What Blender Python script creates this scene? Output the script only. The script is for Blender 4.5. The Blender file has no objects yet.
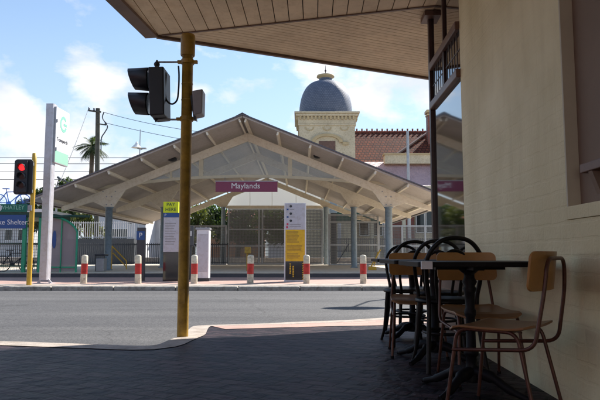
import bpy, bmesh, math, random
from mathutils import Vector, Matrix
random.seed(7)
R = math.radians
scene = bpy.context.scene
COL = scene.collection

# ------------------------------------------------------------------ camera
F = 583.0
CAMZ = 0.78
PITCH = math.atan(55 / F)
cd = bpy.data.cameras.new('camera')
cd.sensor_width = 36; cd.sensor_fit = 'HORIZONTAL'; cd.lens = 36 * F / 600
cd.clip_start = 0.05; cd.clip_end = 2000
cam = bpy.data.objects.new('camera', cd); COL.objects.link(cam)
cam.location = (0, 0, CAMZ); cam.rotation_euler = (math.pi / 2 + PITCH, 0, 0)
scene.camera = cam

# ------------------------------------------------------------------ sky and sun
SUN_EL = R(42); SUN_AZ = R(40)            # azimuth from +Y towards +X
sdir = Vector((math.cos(SUN_EL) * math.sin(SUN_AZ), math.cos(SUN_EL) * math.cos(SUN_AZ), math.sin(SUN_EL)))
world = bpy.data.worlds.new('World'); scene.world = world; world.use_nodes = True
wn = world.node_tree.nodes; wl = world.node_tree.links
for n in list(wn): wn.remove(n)
wo = wn.new('ShaderNodeOutputWorld'); bg = wn.new('ShaderNodeBackground'); bg.inputs['Strength'].default_value = 0.100
sk = wn.new('ShaderNodeTexSky'); sk.sky_type = 'NISHITA'; sk.sun_disc = False
sk.sun_elevation = SUN_EL; sk.sun_rotation = SUN_AZ; sk.air_density = 1.0; sk.dust_density = 0.1; sk.ozone_density = 1.2
tc = wn.new('ShaderNodeTexCoord'); 
def wmath(op, a, b=None, clamp=False):
    n = wn.new('ShaderNodeMath'); n.operation = op; n.use_clamp = clamp
    for i, v in enumerate((a, b)):
        if v is None: continue
        if isinstance(v, (int, float)): n.inputs[i].default_value = v
        else: wl.new(v, n.inputs[i])
    return n.outputs[0]
# cumulus banks fixed in the sky: soft blobs of direction, broken up by noise
def skydir(px, py):
    x = (px - 300) / F; y = (200 - py) / F; c, q = math.cos(PITCH), math.sin(PITCH)
    return Vector((x, c - y * q, q + y * c)).normalized()
dn = wn.new('ShaderNodeVectorMath'); dn.operation = 'NORMALIZE'; wl.new(tc.outputs['Generated'], dn.inputs[0])
bias = None
for px, py, rad, amt in ((20, 104, 66, .24), (62, 150, 95, .27), (90, 104, 70, .26), (125, 108, 50, .18), (15, 165, 80, .22), (125, 165, 60, .2), (192, 92, 24, .2), (322, 76, 40, .2), (372, 92, 50, .21), (420, 90, 55, .21), (455, 120, 60, .2), (400, 125, 34, .14), (300, 128, 36, .2), (-140, 60, 130, .2), (560, 40, 150, .2), (120, -260, 160, .15), (700, 150, 120, .2), (-250, 180, 120, .2)):
    d = wn.new('ShaderNodeVectorMath'); d.operation = 'DISTANCE'; wl.new(dn.outputs[0], d.inputs[0]); d.inputs[1].default_value = skydir(px, py)
    m = wn.new('ShaderNodeMapRange'); m.interpolation_type = 'SMOOTHSTEP'; m.inputs[1].default_value = rad / F; m.inputs[2].default_value = 0; m.inputs[3].default_value = 0; m.inputs[4].default_value = amt
    wl.new(d.outputs['Value'], m.inputs[0])
    bias = m.outputs[0] if bias is None else wmath('MAXIMUM', bias, m.outputs[0])
mp = wn.new('ShaderNodeMapping'); mp.inputs['Scale'].default_value = (1, 1, 1.7); mp.inputs['Location'].default_value = (4.3, 2.2, 0); wl.new(dn.outputs[0], mp.inputs[0])
nz = wn.new('ShaderNodeTexNoise'); nz.inputs['Scale'].default_value = 6.5; nz.inputs['Detail'].default_value = 9
nz.inputs['Roughness'].default_value = 0.56; nz.inputs['Distortion'].default_value = 0.15
wl.new(mp.outputs[0], nz.inputs['Vector'])
rp = wn.new('ShaderNodeValToRGB'); rp.color_ramp.elements[0].position = 0.57; rp.color_ramp.elements[1].position = 0.71
wl.new(wmath('ADD', nz.outputs['Fac'], bias), rp.inputs[0])
nz2 = wn.new('ShaderNodeTexNoise'); nz2.inputs['Scale'].default_value = 9.0; nz2.inputs['Detail'].default_value = 5
wl.new(mp.outputs[0], nz2.inputs['Vector'])
cr2 = wn.new('ShaderNodeValToRGB')
cr2.color_ramp.elements[0].position = 0.34; cr2.color_ramp.elements[0].color = (4.2, 4.45, 4.9, 1)
cr2.color_ramp.elements[1].position = 0.58; cr2.color_ramp.elements[1].color = (5.9, 5.8, 5.8, 1)
wl.new(nz2.outputs['Fac'], cr2.inputs[0])
mx = wn.new('ShaderNodeMix'); mx.data_type = 'RGBA'
wl.new(wmath('MULTIPLY', rp.outputs[0], 0.92), mx.inputs[0]); wl.new(sk.outputs[0], mx.inputs[6]); wl.new(cr2.outputs[0], mx.inputs[7])
# paler air low over the horizon
spz = wn.new('ShaderNodeSeparateXYZ'); wl.new(dn.outputs[0], spz.inputs[0])
lo = wn.new('ShaderNodeMapRange'); lo.interpolation_type = 'SMOOTHSTEP'; lo.inputs[1].default_value = -.02; lo.inputs[2].default_value = .46; lo.inputs[3].default_value = .88; lo.inputs[4].default_value = .06
wl.new(spz.outputs['Z'], lo.inputs[0])
hz = wn.new('ShaderNodeMix'); hz.data_type = 'RGBA'; hz.inputs[7].default_value = (3.1, 3.85, 4.55, 1)
wl.new(lo.outputs[0], hz.inputs[0]); wl.new(sk.outputs[0], hz.inputs[6]); wl.new(hz.outputs[2], mx.inputs[6])
wl.new(mx.outputs[2], bg.inputs[0]); wl.new(bg.outputs[0], wo.inputs[0])

sl = bpy.data.lights.new('sun', 'SUN'); sl.energy = 5.0; sl.angle = R(0.53); sl.color = (1.0, 0.95, 0.87)
so = bpy.data.objects.new('sun', sl); COL.objects.link(so); so.location = (20, 20, 40)
so.rotation_euler = sdir.to_track_quat('Z', 'Y').to_euler()
scene.view_settings.view_transform = 'Standard'; scene.view_settings.look = 'None'
scene.view_settings.gamma = 1; scene.view_settings.use_curve_mapping = False
scene.view_settings.exposure = 1.05

# ------------------------------------------------------------------ geometry helpers
_cp, _sp = math.cos(PITCH), math.sin(PITCH)
def _ray(px, py):
    a = (px - 300) / F; b = (200 - py) / F
    return Vector((a, _cp - b * _sp, _sp + b * _cp))
def at(px, py, Y):
    r = _ray(px, py); t = Y / r.y
    return Vector((r.x * t, Y, CAMZ + r.z * t))
def G(px, py, z):
    r = _ray(px, py); t = (z - CAMZ) / r.z
    return Vector((r.x * t, r.y * t, z))

class MB:
    def __init__(self): self.v = []; self.f = []; self.sm = []
    def add(self, vs, fs, smooth=False):
        o = len(self.v); self.v += [Vector(p) for p in vs]
        for f in fs: self.f.append([i + o for i in f]); self.sm.append(smooth)
        return self
    def box(self, x0, x1, y0, y1, z0, z1, M=None):
        vs = [Vector((x, y, z)) for x in (x0, x1) for y in (y0, y1) for z in (z0, z1)]
        if M: vs = [M @ p for p in vs]
        return self.add(vs, [(0, 1, 3, 2), (4, 6, 7, 5), (0, 4, 5, 1), (2, 3, 7, 6), (0, 2, 6, 4), (1, 5, 7, 3)])
    def bar(self, p0, p1, w, h, up=(0, 0, 1)):
        p0, p1 = Vector(p0), Vector(p1); d = (p1 - p0).normalized(); up = Vector(up)
        s = d.cross(up)
        if s.length < 1e-4: s = d.cross(Vector((0, 1, 0)))
        s.normalize(); u = s.cross(d).normalized()
        vs = []
        for p in (p0, p1):
            for a, b in ((-1, -1), (1, -1), (1, 1), (-1, 1)): vs.append(p + s * a * w / 2 + u * b * h / 2)
        return self.add(vs, [(3, 2, 1, 0), (4, 5, 6, 7), (0, 1, 5, 4), (1, 2, 6, 5), (2, 3, 7, 6), (3, 0, 4, 7)])
    def tube(self, pts, r, n=8, cap=True):
        pts = [Vector(p) for p in pts]; m = len(pts)
        rs = r if isinstance(r, (list, tuple)) else [r] * m
        vs = []; prev = None
        for i, p in enumerate(pts):
            d = (pts[min(i + 1, m - 1)] - pts[max(i - 1, 0)]).normalized()
            if prev is None:
                a = d.cross(Vector((0, 0, 1)))
                if a.length < 0.05: a = d.cross(Vector((1, 0, 0)))
            else: a = prev - d * prev.dot(d)
            a.normalize(); b = d.cross(a); prev = a
            for k in range(n):
                t = 2 * math.pi * k / n
                vs.append(p + (a * math.cos(t) + b * math.sin(t)) * rs[i])
        fs = [(i * n + k, i * n + (k + 1) % n, (i + 1) * n + (k + 1) % n, (i + 1) * n + k) for i in range(m - 1) for k in range(n)]
        self.add(vs, fs, True)
        if cap:
            self.add(vs[:n], [tuple(range(n))[::-1]]); self.add(vs[-n:], [tuple(range(n))])
        return self
    def lathe(self, prof, c=(0, 0, 0), n=16, smooth=True):
        c = Vector(c); vs = []
        for r, z in prof:
            for k in range(n):
                t = 2 * math.pi * (k + .5) / n; vs.append(c + Vector((r * math.cos(t), r * math.sin(t), z)))
        m = len(prof)
        fs = [(i * n + k, i * n + (k + 1) % n, (i + 1) * n + (k + 1) % n, (i + 1) * n + k) for i in range(m - 1) for k in range(n)]
        self.add(vs, fs, smooth)
        self.add(vs[:n], [tuple(range(n))[::-1]]); self.add(vs[-n:], [tuple(range(n))])
        return self
    def prism(self, poly, d):
        """polygon of 3-D points pushed by vector d"""
        poly = [Vector(p) for p in poly]; d = Vector(d); n = len(poly)
        vs = poly + [p + d for p in poly]
        fs = [tuple(range(n)), tuple(range(2 * n - 1, n - 1, -1))] + [(i, i + n, (i + 1) % n + n, (i + 1) % n) for i in range(n)]
        return self.add(vs, fs)
    def build(self, name, mat, parent=None, bevel=0, smooth_angle=None):
        me = bpy.data.meshes.new(name)
        off = Vector((0, 0, 0))
        me.from_pydata([tuple(p) for p in self.v], [], self.f)
        for p, s in zip(me.polygons, self.sm): p.use_smooth = s
        bm = bmesh.new(); bm.from_mesh(me)
        bmesh.ops.recalc_face_normals(bm, faces=bm.faces[:]); bm.to_mesh(me); bm.free()
        me.materials.append(mat)
        o = bpy.data.objects.new(name, me); COL.objects.link(o)
        if parent:
            o.parent = parent
        if bevel:
            b = o.modifiers.new('bevel', 'BEVEL'); b.width = bevel; b.segments = 2; b.limit_method = 'ANGLE'; b.angle_limit = R(40)
        return o
def fillet(pts, r, k=5):
    pts = [Vector(p) for p in pts]; out = [pts[0]]
    for i in range(1, len(pts) - 1):
        p = pts[i]; a = pts[i - 1] - p; b = pts[i + 1] - p
        rr = min(r, a.length * .48, b.length * .48)
        p0 = p + a.normalized() * rr; p1 = p + b.normalized() * rr
        for j in range(k + 1):
            t = j / k; out.append(p0 * (1 - t) ** 2 + p * 2 * t * (1 - t) + p1 * t * t)
    out.append(pts[-1]); return out
def spline(pts, k=6):
    pts = [Vector(p) for p in pts]; out = []
    P = [pts[0] * 2 - pts[1]] + pts + [pts[-1] * 2 - pts[-2]]
    for i in range(1, len(P) - 2):
        a, b, c, d = P[i - 1:i + 3]
        for j in range(k):
            t = j / k
            out.append(.5 * ((2 * b) + (c - a) * t + (2 * a - 5 * b + 4 * c - d) * t * t + (3 * b - a - 3 * c + d) * t ** 3))
    out.append(pts[-1]); return out

def tag(o, label=None, cat=None, group=None, kind=None):
    if label: o['label'] = label
    if cat: o['category'] = cat
    if group: o['group'] = group
    if kind: o['kind'] = kind
    return o
def thing(name, label, cat, loc=(0, 0, 0), rz=0, group=None):
    o = bpy.data.objects.new(name, None); COL.objects.link(o); o.empty_display_size = .2
    o.location = loc; o.rotation_euler = (0, 0, rz)
    return tag(o, label, cat, group)
def inv(parent):          # world points to the parent's frame
    return (Matrix.Translation(parent.location) @ parent.rotation_euler.to_matrix().to_4x4()).inverted()
def copy_tree(o, parent=None):
    c = o.copy(); COL.objects.link(c)
    if parent: c.parent = parent
    for ch in list(o.children): copy_tree(ch, c)
    return c
def text(name, body, size, mat, parent, loc, align='CENTER', rz=0, roll=0, ext=0.002, sx=1.0):
    cu = bpy.data.curves.new(name, 'FONT'); cu.body = body; cu.size = size; cu.align_x = align; cu.align_y = 'CENTER'; cu.extrude = ext
    t = bpy.data.objects.new('tmp_text', cu); COL.objects.link(t)
    bpy.context.view_layer.update()
    me = bpy.data.meshes.new_from_object(t.evaluated_get(bpy.context.evaluated_depsgraph_get()))
    bpy.data.objects.remove(t); me.name = name
    M = Matrix.Translation(loc) @ Matrix.Rotation(rz, 4, 'Z') @ Matrix.Rotation(math.pi / 2, 4, 'X') @ Matrix.Rotation(roll, 4, 'Z') @ Matrix.Diagonal((sx, 1, 1, 1))
    me.transform(M); me.materials.clear(); me.materials.append(mat)
    o = bpy.data.objects.new(name, me); COL.objects.link(o)
    if parent: o.parent = parent
    return o

# ------------------------------------------------------------------ materials
def mat(name, col, rough=.6, metal=0, var=.12, scale=6, bump=0, bscale=40, spec=.5, col2=None, space='Object', detail=5):
    m = bpy.data.materials.new(name); m.use_nodes = True
    nt = m.node_tree; b = nt.nodes['Principled BSDF']
    b.inputs['Roughness'].default_value = rough; b.inputs['Metallic'].default_value = metal
    b.inputs['Specular IOR Level'].default_value = spec
    t = nt.nodes.new('ShaderNodeTexCoord'); n = nt.nodes.new('ShaderNodeTexNoise')
    n.inputs['Scale'].default_value = scale; n.inputs['Detail'].default_value = detail; n.inputs['Roughness'].default_value = .65
    nt.links.new(t.outputs[space], n.inputs['Vector'])
    r = nt.nodes.new('ShaderNodeValToRGB'); r.color_ramp.elements[0].position = .3; r.color_ramp.elements[1].position = .7
    c2 = col2 or [c * (1 - 2 * var) for c in col]
    r.color_ramp.elements[0].color = (*c2, 1); r.color_ramp.elements[1].color = (*(col if col2 else [min(1, c * (1 + var)) for c in col]), 1)
    nt.links.new(n.outputs['Fac'], r.inputs[0]); nt.links.new(r.outputs[0], b.inputs['Base Color'])
    if bump:
        n2 = nt.nodes.new('ShaderNodeTexNoise'); n2.inputs['Scale'].default_value = bscale; n2.inputs['Detail'].default_value = 4
        nt.links.new(t.outputs[space], n2.inputs['Vector'])
        bp = nt.nodes.new('ShaderNodeBump'); bp.inputs['Strength'].default_value = bump; bp.inputs['Distance'].default_value = .02
        nt.links.new(n2.outputs['Fac'], bp.inputs['Height']); nt.links.new(bp.outputs[0], b.inputs['Normal'])
    return m
def brickmat(name, c1, c2, mortar, w, h, ms=.01, rough=.6, bump=.3, space='Object', axes='xy', stain=.25, rot=0, spec=.5, vr=.5):
    m = bpy.data.materials.new(name); m.use_nodes = True; nt = m.node_tree; b = nt.nodes['Principled BSDF']; L = nt.links
    b.inputs['Specular IOR Level'].default_value = spec
    t = nt.nodes.new('ShaderNodeTexCoord'); s = nt.nodes.new('ShaderNodeSeparateXYZ'); L.new(t.outputs[space], s.inputs[0])
    c = nt.nodes.new('ShaderNodeCombineXYZ')
    L.new(s.outputs['XYZ'.index(axes[0].upper())], c.inputs[0]); L.new(s.outputs['XYZ'.index(axes[1].upper())], c.inputs[1])
    mp = nt.nodes.new('ShaderNodeMapping'); mp.inputs['Rotation'].default_value = (0, 0, rot); L.new(c.outputs[0], mp.inputs[0])
    br = nt.nodes.new('ShaderNodeTexBrick'); br.inputs['Scale'].default_value = 1; br.inputs['Brick Width'].default_value = w; br.inputs['Row Height'].default_value = h
    br.inputs['Mortar Size'].default_value = ms; br.inputs['Mortar Smooth'].default_value = .3; br.inputs['Bias'].default_value = 0
    br.inputs['Color1'].default_value = (*c1, 1); br.inputs['Color2'].default_value = (*c2, 1); br.inputs['Mortar'].default_value = (*mortar, 1)
    L.new(mp.outputs[0], br.inputs['Vector'])
    n = nt.nodes.new('ShaderNodeTexNoise'); n.inputs['Scale'].default_value = 1.3; n.inputs['Detail'].default_value = 8; n.inputs['Roughness'].default_value = .7
    L.new(t.outputs[space], n.inputs['Vector'])
    r = nt.nodes.new('ShaderNodeValToRGB'); r.color_ramp.elements[0].position = .3; r.color_ramp.elements[1].position = .65
    k = 1 - stain; r.color_ramp.elements[0].color = (k, k, k, 1); r.color_ramp.elements[1].color = (1, 1, 1, 1)
    L.new(n.outputs['Fac'], r.inputs[0])
    x = nt.nodes.new('ShaderNodeMix'); x.data_type = 'RGBA'; x.blend_type = 'MULTIPLY'; x.inputs[0].default_value = 1
    L.new(br.outputs['Color'], x.inputs[6]); L.new(r.outputs[0], x.inputs[7]); L.new(x.outputs[2], b.inputs['Base Color'])
    mr = nt.nodes.new('ShaderNodeMapRange'); mr.inputs[3].default_value = rough - .12; mr.inputs[4].default_value = rough + .15
    L.new(n.outputs['Fac'], mr.inputs[0]); L.new(mr.outputs[0], b.inputs['Roughness'])
    ad = nt.nodes.new('ShaderNodeMath'); ad.operation = 'MULTIPLY_ADD'; ad.inputs[1].default_value = -1; L.new(br.outputs['Fac'], ad.inputs[0])
    n3 = nt.nodes.new('ShaderNodeTexNoise'); n3.inputs['Scale'].default_value = 9; n3.inputs['Detail'].default_value = 3; L.new(t.outputs[space], n3.inputs['Vector'])
    m3 = nt.nodes.new('ShaderNodeMath'); m3.operation = 'MULTIPLY'; m3.inputs[1].default_value = vr; L.new(n3.outputs['Fac'], m3.inputs[0])
    L.new(m3.outputs[0], ad.inputs[2])
    bp = nt.nodes.new('ShaderNodeBump'); bp.inputs['Strength'].default_value = bump; bp.inputs['Distance'].default_value = .008
    L.new(ad.outputs[0], bp.inputs['Height']); L.new(bp.outputs[0], b.inputs['Normal'])
    return m
def glassmat(name, tint, refl=1.45, haze=0.0, hazecol=(.6, .7, .8), boost=0.0):
    m = bpy.data.materials.new(name); m.use_nodes = True; nt = m.node_tree; L = nt.links
    for n in list(nt.nodes): nt.nodes.remove(n)
    o = nt.nodes.new('ShaderNodeOutputMaterial'); tr = nt.nodes.new('ShaderNodeBsdfTransparent'); tr.inputs[0].default_value = (*tint, 1)
    gl = nt.nodes.new('ShaderNodeBsdfGlossy'); gl.inputs['Roughness'].default_value = .04
    fr = nt.nodes.new('ShaderNodeFresnel'); fr.inputs[0].default_value = refl
    ad = nt.nodes.new('ShaderNodeMath'); ad.operation = 'ADD'; ad.use_clamp = True; ad.inputs[1].default_value = boost; L.new(fr.outputs[0], ad.inputs[0])
    base = tr.outputs[0]
    if haze:
        df = nt.nodes.new('ShaderNodeBsdfDiffuse'); df.inputs[0].default_value = (*hazecol, 1)
        tl = nt.nodes.new('ShaderNodeBsdfTranslucent'); tl.inputs[0].default_value = (*hazecol, 1)
        a = nt.nodes.new('ShaderNodeMixShader'); a.inputs[0].default_value = .5; L.new(df.outputs[0], a.inputs[1]); L.new(tl.outputs[0], a.inputs[2])
        h = nt.nodes.new('ShaderNodeMixShader'); h.inputs[0].default_value = haze; L.new(base, h.inputs[1]); L.new(a.outputs[0], h.inputs[2]); base = h.outputs[0]
    x = nt.nodes.new('ShaderNodeMixShader'); L.new(ad.outputs[0], x.inputs[0]); L.new(base, x.inputs[1]); L.new(gl.outputs[0], x.inputs[2])
    L.new(x.outputs[0], o.inputs[0]); return m
def leafmat(name, c1, c2):
    m = mat(name, c1, .55, col2=c2, scale=1.2); nt = m.node_tree; b = nt.nodes['Principled BSDF']
    out = nt.nodes['Material Output']; tl = nt.nodes.new('ShaderNodeBsdfTranslucent'); tl.inputs[0].default_value = (c1[0] * 1.6, c1[1] * 1.6, c1[2] * .8, 1)
    x = nt.nodes.new('ShaderNodeMixShader'); x.inputs[0].default_value = .3
    nt.links.new(b.outputs[0], x.inputs[1]); nt.links.new(tl.outputs[0], x.inputs[2]); nt.links.new(x.outputs[0], out.inputs[0]); return m
def emat(name, col, s):
    m = mat(name, col, .3); b = m.node_tree.nodes['Principled BSDF']; b.inputs['Emission Color'].default_value = (*col, 1); b.inputs['Emission Strength'].default_value = s; return m

M = {}
def asphaltmat():
    m = bpy.data.materials.new('asphalt'); m.use_nodes = True; nt = m.node_tree; L = nt.links; b = nt.nodes['Principled BSDF']
    b.inputs['Roughness'].default_value = .85; b.inputs['Specular IOR Level'].default_value = .3
    t = nt.nodes.new('ShaderNodeTexCoord')
    def noise(sc, det, scale=(1, 1, 1), ro=.6):
        mp = nt.nodes.new('ShaderNodeMapping'); mp.inputs['Scale'].default_value = scale; L.new(t.outputs['Object'], mp.inputs[0])
        n = nt.nodes.new('ShaderNodeTexNoise'); n.inputs['Scale'].default_value = sc; n.inputs['Detail'].default_value = det; n.inputs['Roughness'].default_value = ro; L.new(mp.outputs[0], n.inputs[0]); return n.outputs['Fac']
    def ramp(f, p0, c0, p1, c1):
        r = nt.nodes.new('ShaderNodeValToRGB'); e = r.color_ramp.elements; e[0].position = p0; e[0].color = (*c0, 1); e[1].position = p1; e[1].color = (*c1, 1); L.new(f, r.inputs[0]); return r.outputs[0]
    def mul(a, b, f=1):
        x = nt.nodes.new('ShaderNodeMix'); x.data_type = 'RGBA'; x.blend_type = 'MULTIPLY'; x.inputs[0].default_value = f; L.new(a, x.inputs[6]); L.new(b, x.inputs[7]); return x.outputs[2]
    agg = ramp(noise(42, 6, (1, .6, 1), .8), .36, (.05, .05, .053), .64, (.145, .143, .145))
    patch = ramp(noise(.55, 5, (.35, 1.6, 1)), .36, (.80, .80, .81), .62, (1.06, 1.05, 1.03))
    wear = ramp(noise(1.0, 3, (.06, 1.5, 1)), .4, (.82, .82, .83), .6, (1, 1, 1))
    v = nt.nodes.new('ShaderNodeTexVoronoi'); v.feature = 'DISTANCE_TO_EDGE'; v.inputs['Scale'].default_value = .42
    nv = nt.nodes.new('ShaderNodeTexNoise'); nv.inputs['Scale'].default_value = 1.8; nv.inputs['Detail'].default_value = 6; L.new(t.outputs['Object'], nv.inputs[0])
    mxv = nt.nodes.new('ShaderNodeMix'); mxv.data_type = 'RGBA'; mxv.inputs[0].default_value = .28; L.new(t.outputs['Object'], mxv.inputs[6]); L.new(nv.outputs['Color'], mxv.inputs[7]); L.new(mxv.outputs[2], v.inputs['Vector'])
    crack = ramp(v.outputs['Distance'], .0, (.55, .55, .55), .006, (1, 1, 1))
    L.new(mul(mul(mul(agg, patch), wear), crack, .6), b.inputs['Base Color'])
    bp = nt.nodes.new('ShaderNodeBump'); bp.inputs['Strength'].default_value = .6; bp.inputs['Distance'].default_value = .012; L.new(noise(70, 3), bp.inputs['Height']); L.new(bp.outputs[0], b.inputs['Normal']); return m
M['asphalt'] = asphaltmat()
M['ground'] = mat('dull_ground', (.16, .14, .12), .95, scale=.4)
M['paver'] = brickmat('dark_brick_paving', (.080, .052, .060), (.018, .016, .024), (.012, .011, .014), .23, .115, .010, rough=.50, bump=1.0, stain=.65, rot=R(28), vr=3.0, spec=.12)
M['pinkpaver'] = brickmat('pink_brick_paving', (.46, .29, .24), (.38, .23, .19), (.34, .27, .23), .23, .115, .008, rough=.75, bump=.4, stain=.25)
M['concrete'] = mat('pale_concrete', (.40, .345, .30), .85, var=.16, scale=5, bump=.3, bscale=60)
M['kerbgrime'] = mat('kerb_concrete', (.42, .39, .34), .85, var=.22, scale=2.5, bump=.3, bscale=50)
M['slab'] = mat('cream_floor_slab', (.64, .56, .44), .8, var=.08, scale=2)
M['wall'] = mat('cream_painted_brick', (.56, .50, .36), .7, var=.08, scale=1.6, bump=.0)
M['smooth_cream'] = mat('smooth_cream_render', (.56, .51, .38), .65, var=.06, scale=2)
M['soffit'] = mat('tan_boards', (.80, .61, .395), .55, var=.1, scale=1.5)
M['fascia'] = mat('brown_fascia', (.16, .095, .065), .5, var=.1)
M['gapdark'] = mat('dark_void', (.02, .018, .016), .9)
M['redbrown'] = mat('oxblood_timber', (.045, .018, .015), .4, var=.15)
M['browntimber'] = mat('brown_timber', (.15, .075, .05), .45, var=.2, scale=4)
M['brownblind'] = mat('brown_blind', (.22, .155, .11), .7, var=.06, scale=2)
M['ply'] = mat('orange_ply', (.40, .20, .058), .38, var=.14, scale=3)
M['plyseat'] = mat('brown_ply_seat', (.27, .135, .055), .32, var=.15, scale=4)
M['ply_top'] = mat('ply_edge', (.26, .15, .07), .6)
M['tubebrown'] = mat('brown_tube', (.10, .040, .026), .38, metal=.3, var=.2, scale=20)
M['black'] = mat('black_iron', (.010, .010, .012), .5, var=.2, spec=.15)
M['blackwood'] = mat('black_lacquer', (.009, .008, .008), .38, var=.2, spec=.2)
M['tabletop'] = mat('black_tabletop', (.012, .011, .011), .5, var=.2, spec=.1)
M['white'] = mat('white_paint', (.78, .78, .76), .5, var=.04)
M['ochre'] = mat('ochre_paint', (.42, .25, .025), .48, var=.22, scale=9, bump=.25, bscale=120, detail=9)
M['yellow'] = mat('yellow_paint', (.62, .36, .03), .45, var=.08)
M['housing'] = mat('black_housing', (.014, .015, .02), .5, var=.1)
M['greybox'] = mat('grey_box', (.30, .29, .30), .5, var=.08)
M['steel'] = mat('grey_steel', (.36, .37, .39), .45, metal=.5, var=.08)
M['totem'] = mat('mauve_grey_metal', (.52, .51, .55), .42, metal=.25, var=.04)
M['cream'] = mat('cream_beam', (.76, .69, .56), .6, var=.05, scale=1)
M['roofsheet'] = mat('roof_lining', (.44, .39, .355), .6, var=.06, scale=.8)
M['roofedge'] = mat('dark_roof_edge', (.10, .09, .10), .5)
M['bluecol'] = mat('blue_grey_column', (.20, .26, .31), .5, var=.05)
M['purple'] = mat('maroon_sign', (.21, .02, .075), .4, var=.04)
M['signwhite'] = mat('sign_white', (.75, .75, .78), .5, var=.02)
M['signblue'] = mat('sign_blue', (.015, .07, .24), .45, var=.04)
M['signgreen'] = mat('sign_green', (.0, .15, .10), .45, var=.05)
M['palegreen'] = mat('pale_green', (.30, .55, .42), .4, var=.02)
M['ringgreen'] = mat('ring_green', (.22, .52, .40), .4, var=.02)
M['lime'] = mat('lime_sign', (.62, .72, .01), .5, var=.02)
M['sunyellow'] = mat('sign_yellow', (.70, .43, .02), .5, var=.02)
M['pinkred'] = mat('sign_red', (.55, .03, .09), .5, var=.02)
M['red'] = mat('red_band', (.52, .028, .02), .5, var=.08, scale=10)
M['bolwhite'] = mat('cream_white_timber', (.70, .63, .48), .65, var=.1, scale=9)
M['glossblack'] = mat('gloss_black_panel', (.015, .016, .022), .09, var=.1)
M['charcoal'] = mat('charcoal_panel', (.035, .04, .05), .35, var=.1)
M['panelgrey'] = mat('grey_panel', (.52, .51, .56), .45, var=.03)
M['green'] = mat('green_frame', (.015, .30, .16), .45, var=.08)
M['greendark'] = mat('dark_green_fascia', (.005, .05, .032), .5, var=.1)
M['bikeblue'] = mat('blue_tube', (.02, .12, .45), .4, var=.05)
M['meshgrey'] = mat('mesh_wire', (.17, .165, .165), .55, metal=.2, var=.05)
M['fencedark'] = mat('dark_fence', (.05, .055, .065), .6, var=.1)
M['tower'] = mat('cream_stucco', (.60, .52, .37), .8, var=.1, scale=.7)
M['towertrim'] = mat('ochre_trim', (.50, .39, .22), .75, var=.12, scale=1)
M['dome'] = brickmat('blue_slate_scales', (.15, .17, .225), (.11, .13, .185), (.07, .085, .13), .26, .2, .03, rough=.55, bump=.5, axes='xz', stain=.2)
M['tiles'] = brickmat('terracotta_tiles', (.235, .068, .034), (.135, .042, .026), (.06, .022, .016), .42, .36, .06, rough=.8, bump=.8, axes='xz', stain=.5, spec=.12)
M['terra'] = mat('terracotta', (.30, .09, .055), .75, var=.2, scale=3)
M['redbrick'] = brickmat('red_brick', (.27, .055, .04), (.2, .045, .035), (.2, .14, .11), .4, .14, .02, axes='xz')
M['pinkroof'] = mat('pink_corrugated', (.52, .335, .325), .5, var=.1, scale=1.5)
M['windowdark'] = mat('dark_window_glass', (.03, .035, .04), .08, var=.1)
M['palewall'] = mat('pale_house_wall', (.58, .57, .58), .8, var=.06, scale=.6)
M['orangetile'] = mat('brick_wall_far', (.40, .20, .11), .8, var=.15, scale=1)
M['bark'] = mat('bark', (.10, .075, .055), .9, var=.2, scale=4)
M['polewood'] = mat('weathered_pole', (.075, .075, .06), .85, var=.2, scale=3)
M['leafdark'] = leafmat('leaf_dark', (.05, .085, .022), (.018, .035, .012))
M['leafyel'] = leafmat('leaf_yellowgreen', (.09, .105, .02), (.03, .045, .012))
M['leafpalm'] = leafmat('leaf_palm', (.055, .085, .03), (.02, .035, .014))
M['glass'] = glassmat('shop_glass', (.55, .56, .55), 1.7, boost=.32)
M['infill'] = glassmat('blue_infill_glass', (.80, .85, .90), 1.5, haze=.22, hazecol=(.74, .77, .79), boost=.02)
M['opal'] = glassmat('opal_sheet', (.85, .9, .92), 1.4, haze=.9, hazecol=(.97, .985, .99))
M['leadglass'] = glassmat('leaded_glass', (.10, .12, .15), 1.5, boost=.12)
M['redlens'] = emat('lit_red_lens', (1.0, .012, .014), 1.3)
M['deadlens'] = mat('unlit_lens', (.02, .02, .022), .12, var=.1)
M['perf'] = glassmat('perforated_sheet', (.55, .52, .54), 1.05, haze=.7, hazecol=(.60, .53, .54))

def weather(m, k):
    nt = m.node_tree; b = nt.nodes['Principled BSDF']; src = b.inputs['Base Color'].links[0].from_socket
    oi = nt.nodes.new('ShaderNodeObjectInfo'); t = nt.nodes.new('ShaderNodeTexCoord'); n = nt.nodes.new('ShaderNodeTexNoise'); n.noise_dimensions = '4D'
    n.inputs['Scale'].default_value = 7; n.inputs['Detail'].default_value = 8; n.inputs['Roughness'].default_value = .75
    mu_ = nt.nodes.new('ShaderNodeMath'); mu_.operation = 'MULTIPLY'; mu_.inputs[1].default_value = 40; nt.links.new(oi.outputs['Random'], mu_.inputs[0]); nt.links.new(mu_.outputs[0], n.inputs['W']); nt.links.new(t.outputs['Object'], n.inputs['Vector'])
    r = nt.nodes.new('ShaderNodeValToRGB'); e = r.color_ramp.elements; e[0].position = .36; e[0].color = (k, k * .95, k * .88, 1); e[1].position = .52; e[1].color = (1, 1, 1, 1); nt.links.new(n.outputs['Fac'], r.inputs[0])
    x = nt.nodes.new('ShaderNodeMix'); x.data_type = 'RGBA'; x.blend_type = 'MULTIPLY'; x.inputs[0].default_value = 1; nt.links.new(src, x.inputs[6]); nt.links.new(r.outputs[0], x.inputs[7]); nt.links.new(x.outputs[2], b.inputs['Base Color'])
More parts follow.
